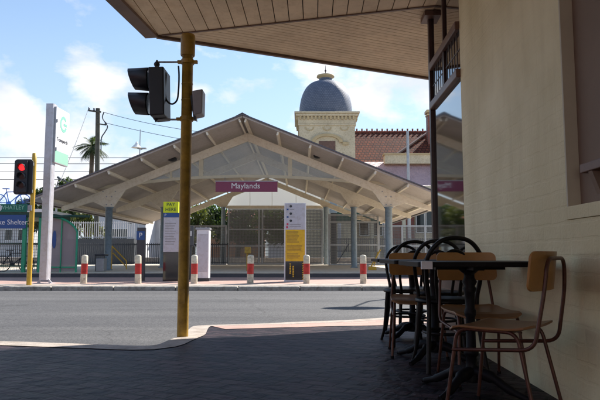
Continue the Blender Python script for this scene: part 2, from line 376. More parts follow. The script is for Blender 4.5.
for k_, v_ in (('bolwhite', .55), ('red', .6), ('ochre', .82), ('totem', .85), ('signwhite', .88), ('panelgrey', .86), ('cream', .84), ('tower', .72), ('bluecol', .75), ('soffit', .86), ('concrete', .72), ('kerbgrime', .6), ('slab', .8), ('roofsheet', .85), ('sunyellow', .85), ('pinkroof', .8)): weather(M[k_], v_)

# ------------------------------------------------------------------ setting: ground, road, footpaths
def gz(y): return 0.0 if y < 5.6 else -.1 * (y - 5.6) / 1.7
def structure(mb, name, m, **k): o = mb.build(name, m, None, **k); o['kind'] = 'structure'; return o
RZ = -.25; FZ = -.12; PZ = .05
structure(MB().add([(-400, -100, -.30), (400, -100, -.30), (400, 900, -.30), (-400, 900, -.30)], [(0, 1, 2, 3)]), 'ground', M['ground'])
structure(MB().add([(-90, -60, RZ), (90, -60, RZ), (90, 17.3, RZ), (-90, 17.3, RZ)], [(0, 1, 2, 3)]), 'road', M['asphalt'])

def flatpoly(outline, mat_, name, z0=0.0, cut=True):
    bm = bmesh.new(); vs = [bm.verts.new((p[0], p[1], 0)) for p in outline]
    f = bm.faces.new(vs)
    bmesh.ops.triangulate(bm, faces=[f])
    for yy in (5.6, 6.2, 6.8, 7.4, 7.81, 9, 11):
        bmesh.ops.bisect_plane(bm, geom=bm.verts[:] + bm.edges[:] + bm.faces[:], plane_co=(0, yy, 0), plane_no=(0, 1, 0))
    for v in bm.verts: v.co.z = max(gz(v.co.y), -.13) + z0
    # skirt down to the road
    be = [e for e in bm.edges if e.is_boundary]
    ex = bmesh.ops.extrude_edge_only(bm, edges=be)
    for g in ex['geom']:
        if isinstance(g, bmesh.types.BMVert): g.co.z = -.28
    bmesh.ops.recalc_face_normals(bm, faces=bm.faces[:])
    me = bpy.data.meshes.new(name); bm.to_mesh(me); bm.free(); me.materials.append(mat_)
    o = bpy.data.objects.new(name, me); COL.objects.link(o); o['kind'] = 'structure'; return o
kz = -.1
kp = [G(385, 316, kz), G(300, 320, kz), G(230, 323.3, kz), G(204, 325, kz), G(194, 327, kz), G(189, 331, -.06), G(184, 337, -.03), G(170, 342, -.01), G(150, 346.5, 0), G(100, 345.3, 0), G(50, 343.6, 0), G(0, 342, 0), G(-120, 339, 0)]
kerbline = [Vector((14, 18.5, 0))] + spline([Vector((5.2, 11.3, 0))] + [Vector((p.x, p.y, 0)) for p in kp] + [Vector((-9, 5.6, 0))], 4)
foot_out = [(p.x, p.y) for p in kerbline] + [(-9, -14), (14, -14)]
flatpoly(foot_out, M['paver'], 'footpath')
# concrete kerb strip along the footpath edge
kb = MB(); pin = []
for i, p in enumerate(kerbline):
    a = kerbline[max(i - 1, 0)]; b = kerbline[min(i + 1, len(kerbline) - 1)]
    d = (b - a).normalized(); nrm = Vector((-d.y, d.x, 0)); pin.append((p - nrm * .012, p + nrm * .20))
vs = []; fs = []
for i, (o_, n_) in enumerate(pin):
    vs += [(o_.x, o_.y, max(gz(o_.y), -.13) + .006), (n_.x, n_.y, max(gz(n_.y), -.13) + .006), (o_.x, o_.y, -.27)]
    if i:
        q = 3 * i; fs += [(q - 3, q, q + 1, q - 2), (q - 3, q - 1, q + 2, q)]
structure(kb.add(vs, fs), 'near_kerb', M['concrete'])
bb = MB(); vs = []; fs = []; pkx = G(203, 325, kz).x  # lighter copy of the pavers, painting in the sunlit strip beside the kerb
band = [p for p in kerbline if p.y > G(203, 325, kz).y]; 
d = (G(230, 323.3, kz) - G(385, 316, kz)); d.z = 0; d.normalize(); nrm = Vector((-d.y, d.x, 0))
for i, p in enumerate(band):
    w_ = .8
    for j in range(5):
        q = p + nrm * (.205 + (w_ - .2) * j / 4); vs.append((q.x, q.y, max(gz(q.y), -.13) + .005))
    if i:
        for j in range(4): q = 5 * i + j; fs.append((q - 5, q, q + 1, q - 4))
structure(bb.add(vs, fs), 'sunlit_pink_band', M['pinkpaver'])

# far side: kerb, pink paving, stepped station floor
fk = MB()
for i in range(-26, 27):
    x0 = i * 1.8; fk.box(x0 + .006, x0 + 1.794, 17.02, 17.27, -.3, FZ + random.uniform(-.004, .004))
structure(fk, 'far_kerb', M['kerbgrime'], bevel=.035)
structure(MB().box(-90, 90, 17.28, 23.9, -.3, FZ), 'station_forecourt', M['pinkpaver'])
structure(MB().box(-90, 90, 17.272, 18.25, -.3, FZ + .004), 'kerbside_concrete', M['concrete'])
structure(MB().box(-90, 90, 23.9, 50, -.29, PZ), 'station_floor', M['slab'])
structure(MB().box(-90, 90, 23.86, 23.898, -.29, PZ - .02), 'shaded_step_riser', M['fencedark'])  # dark sheet over the slab face paints in the riser's shade

# ------------------------------------------------------------------ the corner shop on the right
WX0 = 1.326; WS = .0223
def wx(y): return WX0 + WS * y
def wallM(y0): return Matrix.Translation((wx(y0), y0, 0)) @ Matrix.Rotation(-math.atan(WS), 4, 'Z')
SOF = CAMZ + 2.69
shop = thing('corner_shop', 'cream rendered corner shop wall with brown timber shopfront beside the cafe tables', 'shop building', (wx(3), 3, 0))
SI = inv(shop)
def sh(mb, name, m, parent=None, **k):
    mb.v = [SI @ p for p in mb.v]; return mb.build(name, m, parent or shop, **k)
W = wallM(0)      # wall frame: local x into the building, y along the wall
# wall with opening for the servery window (y -1.2 .. 2.93, z 1.03 .. 2.6)
OY, OZ0, OZ1 = 3.030, 1.03, 4.2
def wall_material():
    m = bpy.data.materials.new('weathered_cream_brick'); m.use_nodes = True; nt = m.node_tree; L = nt.links; b = nt.nodes['Principled BSDF']
    b.inputs['Roughness'].default_value = .62
    t = nt.nodes.new('ShaderNodeTexCoord')
    n1 = nt.nodes.new('ShaderNodeTexNoise'); n1.inputs['Scale'].default_value = 1.5; n1.inputs['Detail'].default_value = 7; L.new(t.outputs['Object'], n1.inputs[0])
    mp = nt.nodes.new('ShaderNodeMapping'); mp.inputs['Scale'].default_value = (7, 7, 1.0); L.new(t.outputs['Object'], mp.inputs[0])
    n2 = nt.nodes.new('ShaderNodeTexNoise'); n2.inputs['Scale'].default_value = 1.4; n2.inputs['Detail'].default_value = 6; L.new(mp.outputs[0], n2.inputs[0])
    r1 = nt.nodes.new('ShaderNodeValToRGB'); e = r1.color_ramp.elements
    e[0].position = .35; e[0].color = (.70, .62, .37, 1); e[1].position = .68; e[1].color = (.86, .785, .52, 1); L.new(n1.outputs['Fac'], r1.inputs[0])
    r2 = nt.nodes.new('ShaderNodeValToRGB'); e = r2.color_ramp.elements
    e[0].position = .30; e[0].color = (.78, .75, .70, 1); e[1].position = .52; e[1].color = (1, 1, 1, 1); L.new(n2.outputs['Fac'], r2.inputs[0])
    x = nt.nodes.new('ShaderNodeMix'); x.data_type = 'RGBA'; x.blend_type = 'MULTIPLY'; x.inputs[0].default_value = .22
    L.new(r1.outputs[0], x.inputs[6]); L.new(r2.outputs[0], x.inputs[7]); L.new(x.outputs[2], b.inputs['Base Color'])
    s_ = nt.nodes.new('ShaderNodeSeparateXYZ'); L.new(t.outputs['Object'], s_.inputs[0]); c_ = nt.nodes.new('ShaderNodeCombineXYZ'); L.new(s_.outputs['Y'], c_.inputs[0]); L.new(s_.outputs['Z'], c_.inputs[1])
    nd = nt.nodes.new('ShaderNodeTexNoise'); nd.inputs['Scale'].default_value = 9; nd.inputs['Detail'].default_value = 4; L.new(t.outputs['Object'], nd.inputs[0])
    mv = nt.nodes.new('ShaderNodeMix'); mv.data_type = 'RGBA'; mv.blend_type = 'LINEAR_LIGHT'; mv.inputs[0].default_value = .014; L.new(c_.outputs[0], mv.inputs[6]); L.new(nd.outputs['Color'], mv.inputs[7])
    bk = nt.nodes.new('ShaderNodeTexBrick'); bk.inputs['Scale'].default_value = 1; bk.inputs['Brick Width'].default_value = .235; bk.inputs['Row Height'].default_value = .086; bk.inputs['Mortar Size'].default_value = .010; bk.inputs['Mortar Smooth'].default_value = .5
    bk.inputs['Color1'].default_value = (1, 1, 1, 1); bk.inputs['Color2'].default_value = (.62, .62, .62, 1); bk.inputs['Mortar'].default_value = (.0, .0, .0, 1); L.new(mv.outputs[2], bk.inputs['Vector'])
    n3 = nt.nodes.new('ShaderNodeTexNoise'); n3.inputs['Scale'].default_value = 55; n3.inputs['Detail'].default_value = 6; L.new(t.outputs['Object'], n3.inputs[0])
    sm = nt.nodes.new('ShaderNodeMath'); sm.operation = 'MULTIPLY_ADD'; sm.inputs[1].default_value = 1.6; L.new(n3.outputs['Fac'], sm.inputs[0])
    rgb = nt.nodes.new('ShaderNodeRGBToBW'); L.new(bk.outputs['Color'], rgb.inputs[0]); L.new(rgb.outputs[0], sm.inputs[2])
    bp = nt.nodes.new('ShaderNodeBump'); bp.inputs['Strength'].default_value = .30; bp.inputs['Distance'].default_value = .007
    L.new(sm.outputs[0], bp.inputs['Height']); L.new(bp.outputs[0], b.inputs['Normal']); return m
M['weathered'] = wall_material()
wb = MB().box(0, .3, 3.033, 5.08, 0, SOF + .3, W)
wb.box(0, .012, 5.0801, 5.10, 0, SOF + .3, W); wb.box(.0122, .3, 5.0801, 5.10, 0, SOF + .3, W)
sh(wb, 'wall', M['weathered'])
pl = MB().box(-.004, .3, -9, OY - .002, 0, OZ0 - .07, W)
pl.box(-.012, .3, -9, OY - .002, OZ0 - .068, OZ0 - .002, W)
pl.box(.0, .3, -9, OY - .003, OZ0 - .0019, OZ0 + .0, W)
sh(MB().box(-.0006, .0655, 3.018, 3.0328, OZ0, SOF + .3, W), 'window_reveal', M['smooth_cream'])
sh(pl, 'servery_dado', M['weathered'], bevel=.004)
srv = sh(MB().box(.066, .14, -9, OY + .0, OZ0, SOF + .3, W), 'servery_window', M['brownblind'])
lg = MB().box(.022, .068, -9, OY - .11, 1.19, 1.235, W); sh(lg, 'serving_ledge', M['browntimber'], srv, bevel=.004)
for yy in (2.80, 1.6, .4): sh(MB().prism([W @ Vector((.026, yy, 1.188)), W @ Vector((.068, yy, 1.188)), W @ Vector((.068, yy, 1.07))], W.to_3x3() @ Vector((0, .04, 0))), 'ledge_bracket', M['brownblind'], srv)
# shopfront: post, transoms, panes
win = sh(MB().box(-.03, .04, 6.30, 6.37, 0, SOF - .002, W), 'corner_post', M['redbrown'], bevel=.006)
tr1 = MB().box(-.04, .05, 5.102, 6.298, 2.37, 2.45, W).box(-.04, .05, 5.102, 6.298, 2.81, 2.89, W)
# transom heights follow the photograph's leadlight band
sh(tr1, 'transom', M['browntimber'], bevel=.008)
sh(MB().box(-.025, .045, 5.102, 6.298, .45, .55, W), 'window_sill', M['browntimber'], bevel=.008)
sh(MB().box(-.01, .08, 5.102, 6.298, 0, .449, W), 'stall_riser', M['redbrown'])
mu = MB().box(-.02, .03, 5.66, 5.70, 2.891, SOF - .002, W).box(-.02, .03, 5.66, 5.70, 2.451, 2.809, W); sh(mu, 'mullion', M['redbrown'])
sh(MB().box(.0, .008, 5.102, 6.298, .551, 2.369, W), 'shop_pane', M['glass'])
sh(MB().box(.0, .008, 5.102, 6.298, 2.891, SOF - .003, W), 'top_pane', M['glass'])
ld = sh(MB().box(.0, .008, 5.102, 6.298, 2.451, 2.809, W), 'leadlight', M['leadglass'])
lc = MB()
for k in range(1, 12):
    yy = 5.1 + k * .1; lc.box(-.004, .012, yy - .006, yy + .006, 2.451, 2.809, W)
lc.box(-.0045, .0125, 5.102, 6.298, 2.625, 2.635, W); sh(lc, 'lead_came', M['redbrown'], ld)
# return front round the corner, and the upper storey that the awning hangs from
dvec = Vector((.77, .64, 0)).normalized(); pc = W @ Vector((.05, 6.38, 0)); nr = Vector((dvec.y, -dvec.x, 0))
rf = MB(); rf.prism([pc, pc + dvec * 9, pc + dvec * 9 + nr * .2, pc + nr * .2], (0, 0, SOF + .3)); sh(rf, 'side_front', M['smooth_cream'])
inner = MB().box(.9, 1.0, 5.0, 7.2, 0, SOF, W); sh(inner, 'interior_partition', M['browntimber'])
up = MB().prism([W @ Vector((0, -9, 0)), W @ Vector((0, 5.9, 0)), pc + dvec * .6 + nr * .3, pc + dvec * 9 + nr * .3, Vector((12, -9, 0))], (0, 0, 1.6))
for p in up.v: p.z += SOF + .301
sh(up, 'upper_wall', M['smooth_cream'])
sh(MB().box(-.09, .06, 6.2, 6.45, SOF - .06, SOF - .004, W), 'post_head', M['browntimber'])

# ------------------------------------------------------------------ awning
aw = thing('awning', 'wide tan boarded awning with brown fascia hanging over the shaded footpath', 'awning', (0, 5, SOF))
AI = inv(aw)
def awb(mb, name, m, parent=None, **k):
    mb.v = [AI @ p for p in mb.v]; return mb.build(name, m, parent or aw, **k)
A = G(158, 35, SOF); B = G(432, 77.5, SOF); A2 = G(124, 0, SOF); S2 = G(440, 5, SOF)
ldir = (A2 - A).normalized(); A3 = A + ldir * 16; Q = B + Vector((.77, .64, 0)) * 7
def clip_strips(poly, d, w, gap, origin, mb, th=.018, jit=.0):
    """boards of width w along direction d filling a convex polygon"""
    d = Vector((d[0], d[1], 0)).normalized(); n = Vector((-d.y, d.x, 0))
    ts = [(p - origin).dot(n) for p in poly]; k0 = math.floor(min(ts) / w); k1 = math.ceil(max(ts) / w)
    for k in range(k0, k1):
        bm = bmesh.new(); bm.faces.new([bm.verts.new((p.x, p.y, 0)) for p in poly])
        for off, sgn in ((k * w + gap / 2, -1), ((k + 1) * w - gap / 2, 1)):
            c = origin + n * off
            bmesh.ops.bisect_plane(bm, geom=bm.verts[:] + bm.edges[:] + bm.faces[:], plane_co=(c.x, c.y, 0), plane_no=n * sgn, clear_outer=True)
        for f in bm.faces:
            z = SOF + random.uniform(0, jit)
            mb.prism([Vector((v.co.x, v.co.y, z)) for v in f.verts], (0, 0, th))
        bm.free()
wdir = Vector((WS, 1, 0)); wA = W @ Vector((-.045, 6.2, 0)); wB = W @ Vector((-.002, -9, 0))
s1 = MB(); clip_strips([A3, A, S2, Vector((wx(5.1) , 5.1, 0)), wB], wdir, .163, .010, A, s1, jit=.002)
awb(s1, 'soffit', M['soffit'])
s2 = MB(); fd = (B - A)
clip_strips([A + fd.normalized() * .02, B, S2], fd, .080, .007, A, s2, jit=.002)
awb(s2, 'front_soffit', M['soffit'])
s3 = MB(); clip_strips([B, Q, Q + Vector((.64, -.77, 0)) * 3.2, S2], Vector((.77, .64, 0)), .104, .009, B, s3); awb(s3, 'return_soffit', M['soffit'])
dk = MB().prism([A3 + Vector((0, 0, .03)), A + Vector((0, 0, .03)), B + Vector((0, 0, .03)), Q + Vector((0, 0, .03)), Q + Vector((.64 * 3.2, -.77 * 3.2, .03)), Vector((wx(5.9), 5.9, SOF + .03)), Vector((wx(-9), -9, SOF + .03))], (0, 0, .14))
awb(dk, 'roof_deck', M['gapdark'])
# seam trims and fascia
tb = MB(); tb.bar(A + Vector((.05, 0, -.004)), S2 + Vector((0, 0, -.004)), .03, .014); tb.bar(B + Vector((0, 0, -.004)), S2 + Vector((0, 0, -.004)), .03, .013)
awb(tb, 'seam_trim', M['fascia'])
fa = MB()
up3 = Vector((0, 0, .085))
nl = Vector((-ldir.y, ldir.x, 0)); nl = nl if nl.x < 0 else -nl
def fasc(p, q, out):
    fa.prism([p + Vector((0, 0, -.035)), q + Vector((0, 0, -.035)), q + out * .16 + Vector((0, 0, -.035)), p + out * .16 + Vector((0, 0, -.035))], (0, 0, .30))
fasc(A3, A, nl)
nf = Vector((-fd.y, fd.x, 0)).normalized(); nq = Vector((-.64, .77, 0))
fa.prism([A + Vector((-.01, 0, -.03)), B + Vector((0, 0, -.03)), B + nf * .05 + Vector((0, 0, -.03)), A + nf * .05 + Vector((-.01, 0, -.03))], (0, 0, .29))
fa.prism([B + Vector((.001, 0, -.031)), Q + Vector((0, 0, -.031)), Q + nq * .05 + Vector((0, 0, -.031)), B + nq * .05 + Vector((.001, 0, -.031))], (0, 0, .288))
awb(fa, 'fascia', M['fascia'])

def wrap(root):
    I = inv(root)
    def f(mb, name, m, parent=None, **k):
        mb.v = [I @ p for p in mb.v]; return mb.build(name, m, parent or root, **k)
    return f

# ------------------------------------------------------------------ near signal pole at the kerb
PB = G(182.5, 338, gz(5.85)); PX, PY = PB.x, PB.y
sig = thing('signal_pole', 'tall ochre yellow traffic signal pole with a dark lantern at the near kerb', 'traffic signal', (PX, PY, gz(PY)))
S = wrap(sig)
ztop = at(184, 34, PY).z
pz = lambda y: at(184, y, PY).z
S(MB().lathe([(.054, gz(PY) - .05), (.054, pz(56)), (.062, pz(55.6))], (PX, PY, 0), 20), 'pole', M['ochre'])
S(MB().box(PX - .028, PX + .028, PY - .058, PY - .05, gz(PY) + .32, gz(PY) + .46), 'access_hatch', M['ochre'], bevel=.003)
S(MB().lathe([(.068, pz(56)), (.072, pz(55)), (.072, pz(37)), (.066, pz(35)), (.02, pz(34))], (PX, PY, 0), 20), 'pole_cap', M['ochre'])
for y in (62, 119):
    cl = MB(); cl.lathe([(.060, pz(y + 2.2)), (.066, pz(y + 2)), (.066, pz(y - 2)), (.060, pz(y - 2.2))], (PX, PY, 0), 16, False)
    cl.box(PX + .06, PX + .10, PY - .02, PY + .02, pz(y + 1.3), pz(y - 1.3)); cl.box(PX - .10, PX - .06, PY - .02, PY + .02, pz(y + 1.3), pz(y - 1.3))
    S(cl, 'clamp', M['ochre'])
for y in (84, 100): S(MB().lathe([(.0545, pz(y + .6)), (.057, pz(y + .5)), (.057, pz(y - .5)), (.0545, pz(y - .6))], (PX, PY, 0), 16, False), 'band', M['ochre'])
P = lambda x, y, d=0: at(x, y, PY + d) 
for y in (62, 119.5): S(MB().tube([P(158, y), P(178, y)], .010, 8), 'bracket_arm', M['steel'])
hd = MB()
def pxprism(pts, Y, d): return [at(x, y, Y) for x, y in pts], (0, d, 0)
hp, hv = pxprism([(147.8, 66.5), (163.5, 66), (164, 114.5), (149.5, 115.5)], PY - .15, .30)
hd.prism(hp, hv)
hd.lathe([(.022, pz(66.5)), (.030, pz(65)), (.030, pz(63)), (.012, pz(61.5)), (.008, pz(60))], (P(157, 60).x, PY, 0), 10)
hd.lathe([(.006, pz(122)), (.012, pz(120.5)), (.032, pz(118.5)), (.032, pz(115.5)), (.026, pz(114))], (P(157.3, 60).x, PY, 0), 10)
head = S(hd, 'signal_head', M['housing'], bevel=.012)
for (tl, bl, tr, brr, tip) in (((129, 69), (135, 88.5), (149, 66.8), (149, 91.8), (138.5, 89.6)), ((129.3, 92.5), (135.5, 112.8), (149, 91.8), (150.2, 116), (139, 114.4))):
    # long cowl visor: half tunnel open to the left
    v = MB(); n = 12; ring0 = []; ring1 = []
    zt0 = P(*tl).z; zb0 = P(*tip).z; zt1 = P(*tr).z - .01; zb1 = P(*brr).z + .008; xo = P(*tl).x; xb = P(*bl).x; xi = P(149, 80).x
    for k in range(n + 1):
        a = 2 * math.pi * k / n - math.pi / 2; cy, cz = math.cos(a), math.sin(a)
        c1 = (zt1 + zb1) / 2; r1 = (zt1 - zb1) / 2
        zr = c1 + r1 * cz; f = (1 - cz) / 2
        ring1.append(Vector((xi, PY + .125 * cy, zr)))
        c0 = (zt0 + zb0) / 2; r0 = (zt0 - zb0) / 2
        ring0.append(Vector((xo + (xb - xo) * f, PY + .125 * cy, c0 + r0 * cz)))
    vs = ring0 + ring1 + [p + (Vector((p.x, PY, (zt0 + zb0) / 2)) - p) * .04 for p in ring0] + [p + (Vector((p.x, PY, (zt1 + zb1) / 2)) - p) * .04 for p in ring1]
    m_ = n + 1; fs = []
    for k in range(n):
        fs += [(k, k + 1, m_ + k + 1, m_ + k), (2 * m_ + k, 3 * m_ + k, 3 * m_ + k + 1, 2 * m_ + k + 1), (k, 2 * m_ + k, 2 * m_ + k + 1, k + 1)]
    S(v.add(vs, fs, True), 'visor', M['housing'], head)
    cz_ = (zt1 + zb1) / 2; ln = MB()
    ring = [Vector((xi - .004, PY + .1 * math.cos(t * math.pi / 10), cz_ + .1 * math.sin(t * math.pi / 10))) for t in range(20)]
    ln.prism(ring, (.01, 0, 0)); S(ln, 'lens', M['deadlens'], head)
S(MB().tube(spline([P(164, 71, -.05), P(166, 75, -.05), P(165, 90, -.06), P(166.5, 100, -.06), P(172, 104, -.07), P(177, 100, -.07), P(178.5, 90, -.06), P(179, 76, -.05), P(178.5, 66, -.03)], 5), .009, 8), 'cable', M['housing'])
bx, bv = pxprism([(191.8, 90.5), (202.6, 88.5), (202, 113), (193.5, 115)], PY - .09, .18)
sb = S(MB().prism(bx, bv), 'pedestrian_lantern', M['greybox'], bevel=.012)
bx, bv = pxprism([(190, 96), (193, 94), (196, 120), (193.5, 119)], PY - .04, .08)
S(MB().prism(bx, bv), 'lantern_mount', M['housing'], sb)
S(MB().tube([P(186, 120.5), P(194, 118.5)], .014, 8).tube([P(186, 95), P(193, 98)], .008, 8), 'lantern_arm', M['housing'])

# ------------------------------------------------------------------ far traffic light (left) and its street name plate
TY = 17.55
tx = at(29, 282, TY).x
tl_ = thing('traffic_light', 'traffic light showing red on a yellow pole beside the tall grey totem', 'traffic light', (tx, TY, FZ))
S = wrap(tl_)
T = lambda x, y, d=0: at(x, y, TY + d)
S(MB().lathe([(.075, FZ), (.072, FZ + .1), (.068, T(29, 162).z), (.062, T(29, 153.5).z), (.03, T(29, 153).z)], (tx, TY, 0), 16), 'pole', M['yellow'])
def roundrect(x0, x1, z0, z1, r, y, n=6):
    pts = []
    for cx_, cz_, a0 in ((x1 - r, z1 - r, 0), (x0 + r, z1 - r, 90), (x0 + r, z0 + r, 180), (x1 - r, z0 + r, 270)):
        for k in range(n + 1):
            a = R(a0 + 90 * k / n); pts.append(Vector((cx_ + r * math.cos(a), y, cz_ + r * math.sin(a))))
    return pts
h = MB(); zt, zb = T(25, 160).z, T(25, 195).z; xl, xr = T(16, 180).x, T(34.5, 180).x; xc = (xl + xr) / 2
h.prism(roundrect(xl, xr, zb, zt, .09, TY - .14), (0, .04, 0)); h.box(xc - .15, xc + .15, TY - .24, TY - .141, zb + .06, zt - .06)
hh = S(h, 'signal_head', M['housing'], bevel=.01)
for i in range(3):
    zc = T(25, 168.5 + 8.8 * i).z
    ring = [Vector((xc + .1 * math.cos(t * math.pi / 12), TY - .2435, zc + .1 * math.sin(t * math.pi / 12))) for t in range(24)]
    S(MB().prism(ring, (0, .003, 0)), ['red_lens', 'amber_lens', 'green_lens'][i], M['redlens'] if i == 0 else M['deadlens'], hh)
    v = MB(); n = 14; r0 = []; r1 = []
    for k in range(n + 1):
        a = R(-20 + 220 * k / n); r0.append(Vector((xc + .122 * math.cos(a), TY - .241, zc + .122 * math.sin(a)))); r1.append(Vector((xc + .116 * math.cos(a), TY - .241 - .09 - .07 * max(0, math.sin(a)), zc + .116 * math.sin(a) - .01)))
    q = r0 + r1; vs = q + [Vector((xc + (p.x - xc) * .95, p.y, zc + (p.z - zc) * .95)) for p in q]; m_ = n + 1; fs = []
    for k in range(n): fs += [(k, k + 1, m_ + k + 1, m_ + k), (2 * m_ + k, 3 * m_ + k, 3 * m_ + k + 1, 2 * m_ + k + 1), (m_ + k, m_ + k + 1, 3 * m_ + k + 1, 3 * m_ + k)]
    S(v.add(vs, fs, True), 'visor', M['housing'], hh)
S(MB().box(tx - .05, tx + .03, TY - .10, TY - .06, T(25, 193).z, T(25, 190).z).box(tx - .05, tx + .03, TY - .10, TY - .06, T(25, 166).z, T(25, 163).z), 'head_bracket', M['steel'])
ss = thing('street_name_sign', 'long green street name plate clamped to the yellow traffic light pole', 'street sign', (T(14, 208).x, TY - .10, T(14, 208).z))
S = wrap(ss)
S(MB().box(T(.5, 208).x, T(29, 208).x, TY - .115, TY - .105, T(14, 212.3).z, T(14, 204.3).z), 'plate', M['signgreen'])
S(MB().box(T(27.5, 208).x, T(33, 208).x, TY - .104, TY + .09, T(14, 210.8).z, T(14, 205.5).z), 'clamp', M['steel'])
ring = [Vector((T(1.2, 208).x + .085 * math.cos(t * math.pi / 8), TY - .121, T(1, 208.2).z + .1 * math.sin(t * math.pi / 8))) for t in range(16)]
S(MB().prism(ring, (0, .004, 0)), 'council_badge', M['signwhite'])
text('lettering', 'WHATLEY', .175, M['palegreen'], ss, (T(13.8, 208).x - ss.location.x, -.018, 0), sx=.92)

# ------------------------------------------------------------------ station totem
OY_ = 18.6
T = lambda x, y, d=0: at(x, y, OY_ + d)
x0, x1 = T(43.8, 200).x, T(52.0, 200).x
to = thing('station_totem', 'tall mauve grey totem post carrying a white and green station sign panel', 'totem sign', ((x0 + x1) / 2, OY_, FZ))
S = wrap(to)
zt = T(47, 104.5).z
S(MB().prism([(x0 + .02, OY_ - .15, 0), (x1 - .02, OY_ - .15, 0), (x1, OY_ - .10, 0), (x1, OY_ + .12, 0), (x0, OY_ + .12, 0), (x0, OY_ - .10, 0)], (0, 0, zt)), 'post', M['totem'])
S(MB().prism([(x0 - .13, OY_ - .2, FZ), (x1 + .13, OY_ - .2, FZ), (x1 + .13, OY_ + .2, FZ), (x0 - .13, OY_ + .2, FZ)], (0, 0, .02)).prism([(x0 - .11, OY_ - .02, FZ + .02), (x0, OY_ - .02, FZ + .02), (x0, OY_ - .02, FZ + .16)], (0, .03, 0)).prism([(x1 + .11, OY_ - .02, FZ + .02), (x1 + .0, OY_ - .02, FZ + .02), (x1, OY_ - .02, FZ + .16)], (0, .03, 0)), 'base_plate', M['totem'])
# the panel swings away behind the post at about 60 degrees
pa = T(53.0, 140); ang = R(88); pd = Vector((math.cos(ang), math.sin(ang), 0)); pn = Vector((math.sin(ang), -math.cos(ang), 0))
zt, zb = T(55, 107).z, T(55, 162.5).z; L_ = .98
pa = Vector((x1 + .06, OY_ - .06, 0))
def pbox(mb, a, b, z0, z1, th, off=0.0):
    p = pa + pd * a + pn * off; q = pa + pd * b + pn * off
    return mb.prism([p + Vector((0, 0, z0)), q + Vector((0, 0, z0)), q + Vector((0, 0, z1)), p + Vector((0, 0, z1))], -pn * th)
panel = S(pbox(MB(), 0, L_, zb, zt, .14), 'sign_panel', M['signwhite'], bevel=.01)
zg = zb + (zt - zb) * .22
S(pbox(MB(), .004, L_ - .004, zb + .02, zg, .004, .004), 'green_band', M['palegreen'], panel)
S(pbox(MB(), -.02, -.001, zb, zt, .15, .002), 'edge_trim', M['steel'], panel)
rc = pa + pd * L_ * .56 + pn * .004; zc = zb + (zt - zb) * .74
v = MB(); n = 28; vs = []
for rr in (.27, .17):
    for k in range(n):
        a = R(38 + 300 * k / (n - 1)); p = rc + pd * rr * .95 * math.cos(a); vs.append(Vector((p.x, p.y, zc + rr * math.sin(a))))
v.add(vs, [(k, k + 1, n + k + 1, n + k) for k in range(n - 1)]); 
q = rc + pd * .0; q2 = rc + pd * .24
v.prism([q + Vector((0, 0, zc - .04)), q2 + Vector((0, 0, zc - .04)), q2 + Vector((0, 0, zc + .04)), q + Vector((0, 0, zc + .04))], pn * .002)
S(v, 'ring_logo', M['ringgreen'], panel)
tp = pa + pd * L_ * .5 + pn * .006; I = inv(to)
text('lettering', 'Transperth', .18, M['housing'], panel, I @ Vector((tp.x, tp.y, zb + (zt - zb) * .43)), rz=ang)
# low bracket joining panel and post
S(MB().box(x1 - .002, x1 + .09, OY_ - .04, OY_ + .02, zt - .5, zt - .4).box(x1 - .002, x1 + .09, OY_ - .04, OY_ + .02, zb + .4, zb + .5), 'panel_bracket', M['steel'])

# ------------------------------------------------------------------ bollards
bx_ = [91.5, 144, 198, 252, 306.3, 361]
where = ['just right of the tall grey totem', 'in front of the dark parking pylon', 'in front of the white cabinet', 'in front of the small ochre post', 'at the right edge of the information kiosk', 'alone, nearest the cafe chairs']
b0 = None
for i, x in enumerate(bx_):
    g = G(x, 282.6, FZ); 
    if b0 is None:
        b0 = thing('bollard', '', 'bollard', (g.x, 18.55, FZ), 0, 'red banded bollards along the far kerb')
        w = .102
        def post(z0, z1, r0=w, r1=w):
            return MB().lathe([(r0, z0), (r1, z1)], n=12)
        post(.0, .30, .106).build('lower_post', M['bolwhite'], b0)
        MB().lathe([(w + .002, .301), (w + .002, .63)], n=12).build('red_band', M['red'], b0)
        MB().lathe([(w, .631), (w, .86), (w - .02, .89), (.04, .905)], n=12).build('upper_post', M['bolwhite'], b0)
        o = b0
    else: o = copy_tree(b0)
    o.location = (g.x, 18.55, FZ); o.rotation_euler = (R(random.uniform(-1, 1)), R(random.uniform(-1.2, 1.2)), random.uniform(0, 3))
    o['label'] = 'cream bollard with a red band ' + where[i]

# ------------------------------------------------------------------ machines and kiosks on the forecourt
def box_px(mb, x0, x1, y0, y1, Y, d, zmin=None):
    a = at(x0, y1, Y); b = at(x1, y0, Y); z0 = a.z if zmin is None else zmin
    return mb.box(a.x, b.x, Y, Y + d, z0, b.z)
KY = 20.2
def root(name, label, cat, x, Y, z=FZ): return thing(name, label, cat, (at(x, 250, Y).x, Y, z))
pm = root('pay_machine', 'pay station with lime PAY HERE header partly hidden by the near yellow pole', 'pay machine', 172, KY); S = wrap(pm)
S(box_px(MB(), 163, 180, 212.8, 252, KY, .5), 'upper_cabinet', M['panelgrey'], bevel=.01)
S(box_px(MB(), 162.6, 180.3, 252.1, 280, KY, .52, FZ), 'base_cabinet', M['glossblack'], bevel=.01)
hdr = S(box_px(MB(), 163.2, 178.5, 201.8, 212.7, KY - .01, .25), 'header', M['lime'])
c = at(170.8, 204.7, KY); text('lettering', 'PAY', .165, M['greendark'], hdr, inv(pm) @ Vector((c.x, KY - .016, c.z)))
c = at(170.8, 209.6, KY); text('lettering', 'HERE', .165, M['greendark'], hdr, inv(pm) @ Vector((c.x, KY - .016, c.z)))
bs = S(box_px(MB(), 163.3, 179.7, 213, 217.4, KY - .008, .007), 'blue_strip', M['signblue'])
c = at(165.5, 215.2, KY); text('lettering', 'P', .13, M['signwhite'], bs, inv(pm) @ Vector((c.x, KY - .012, c.z)))
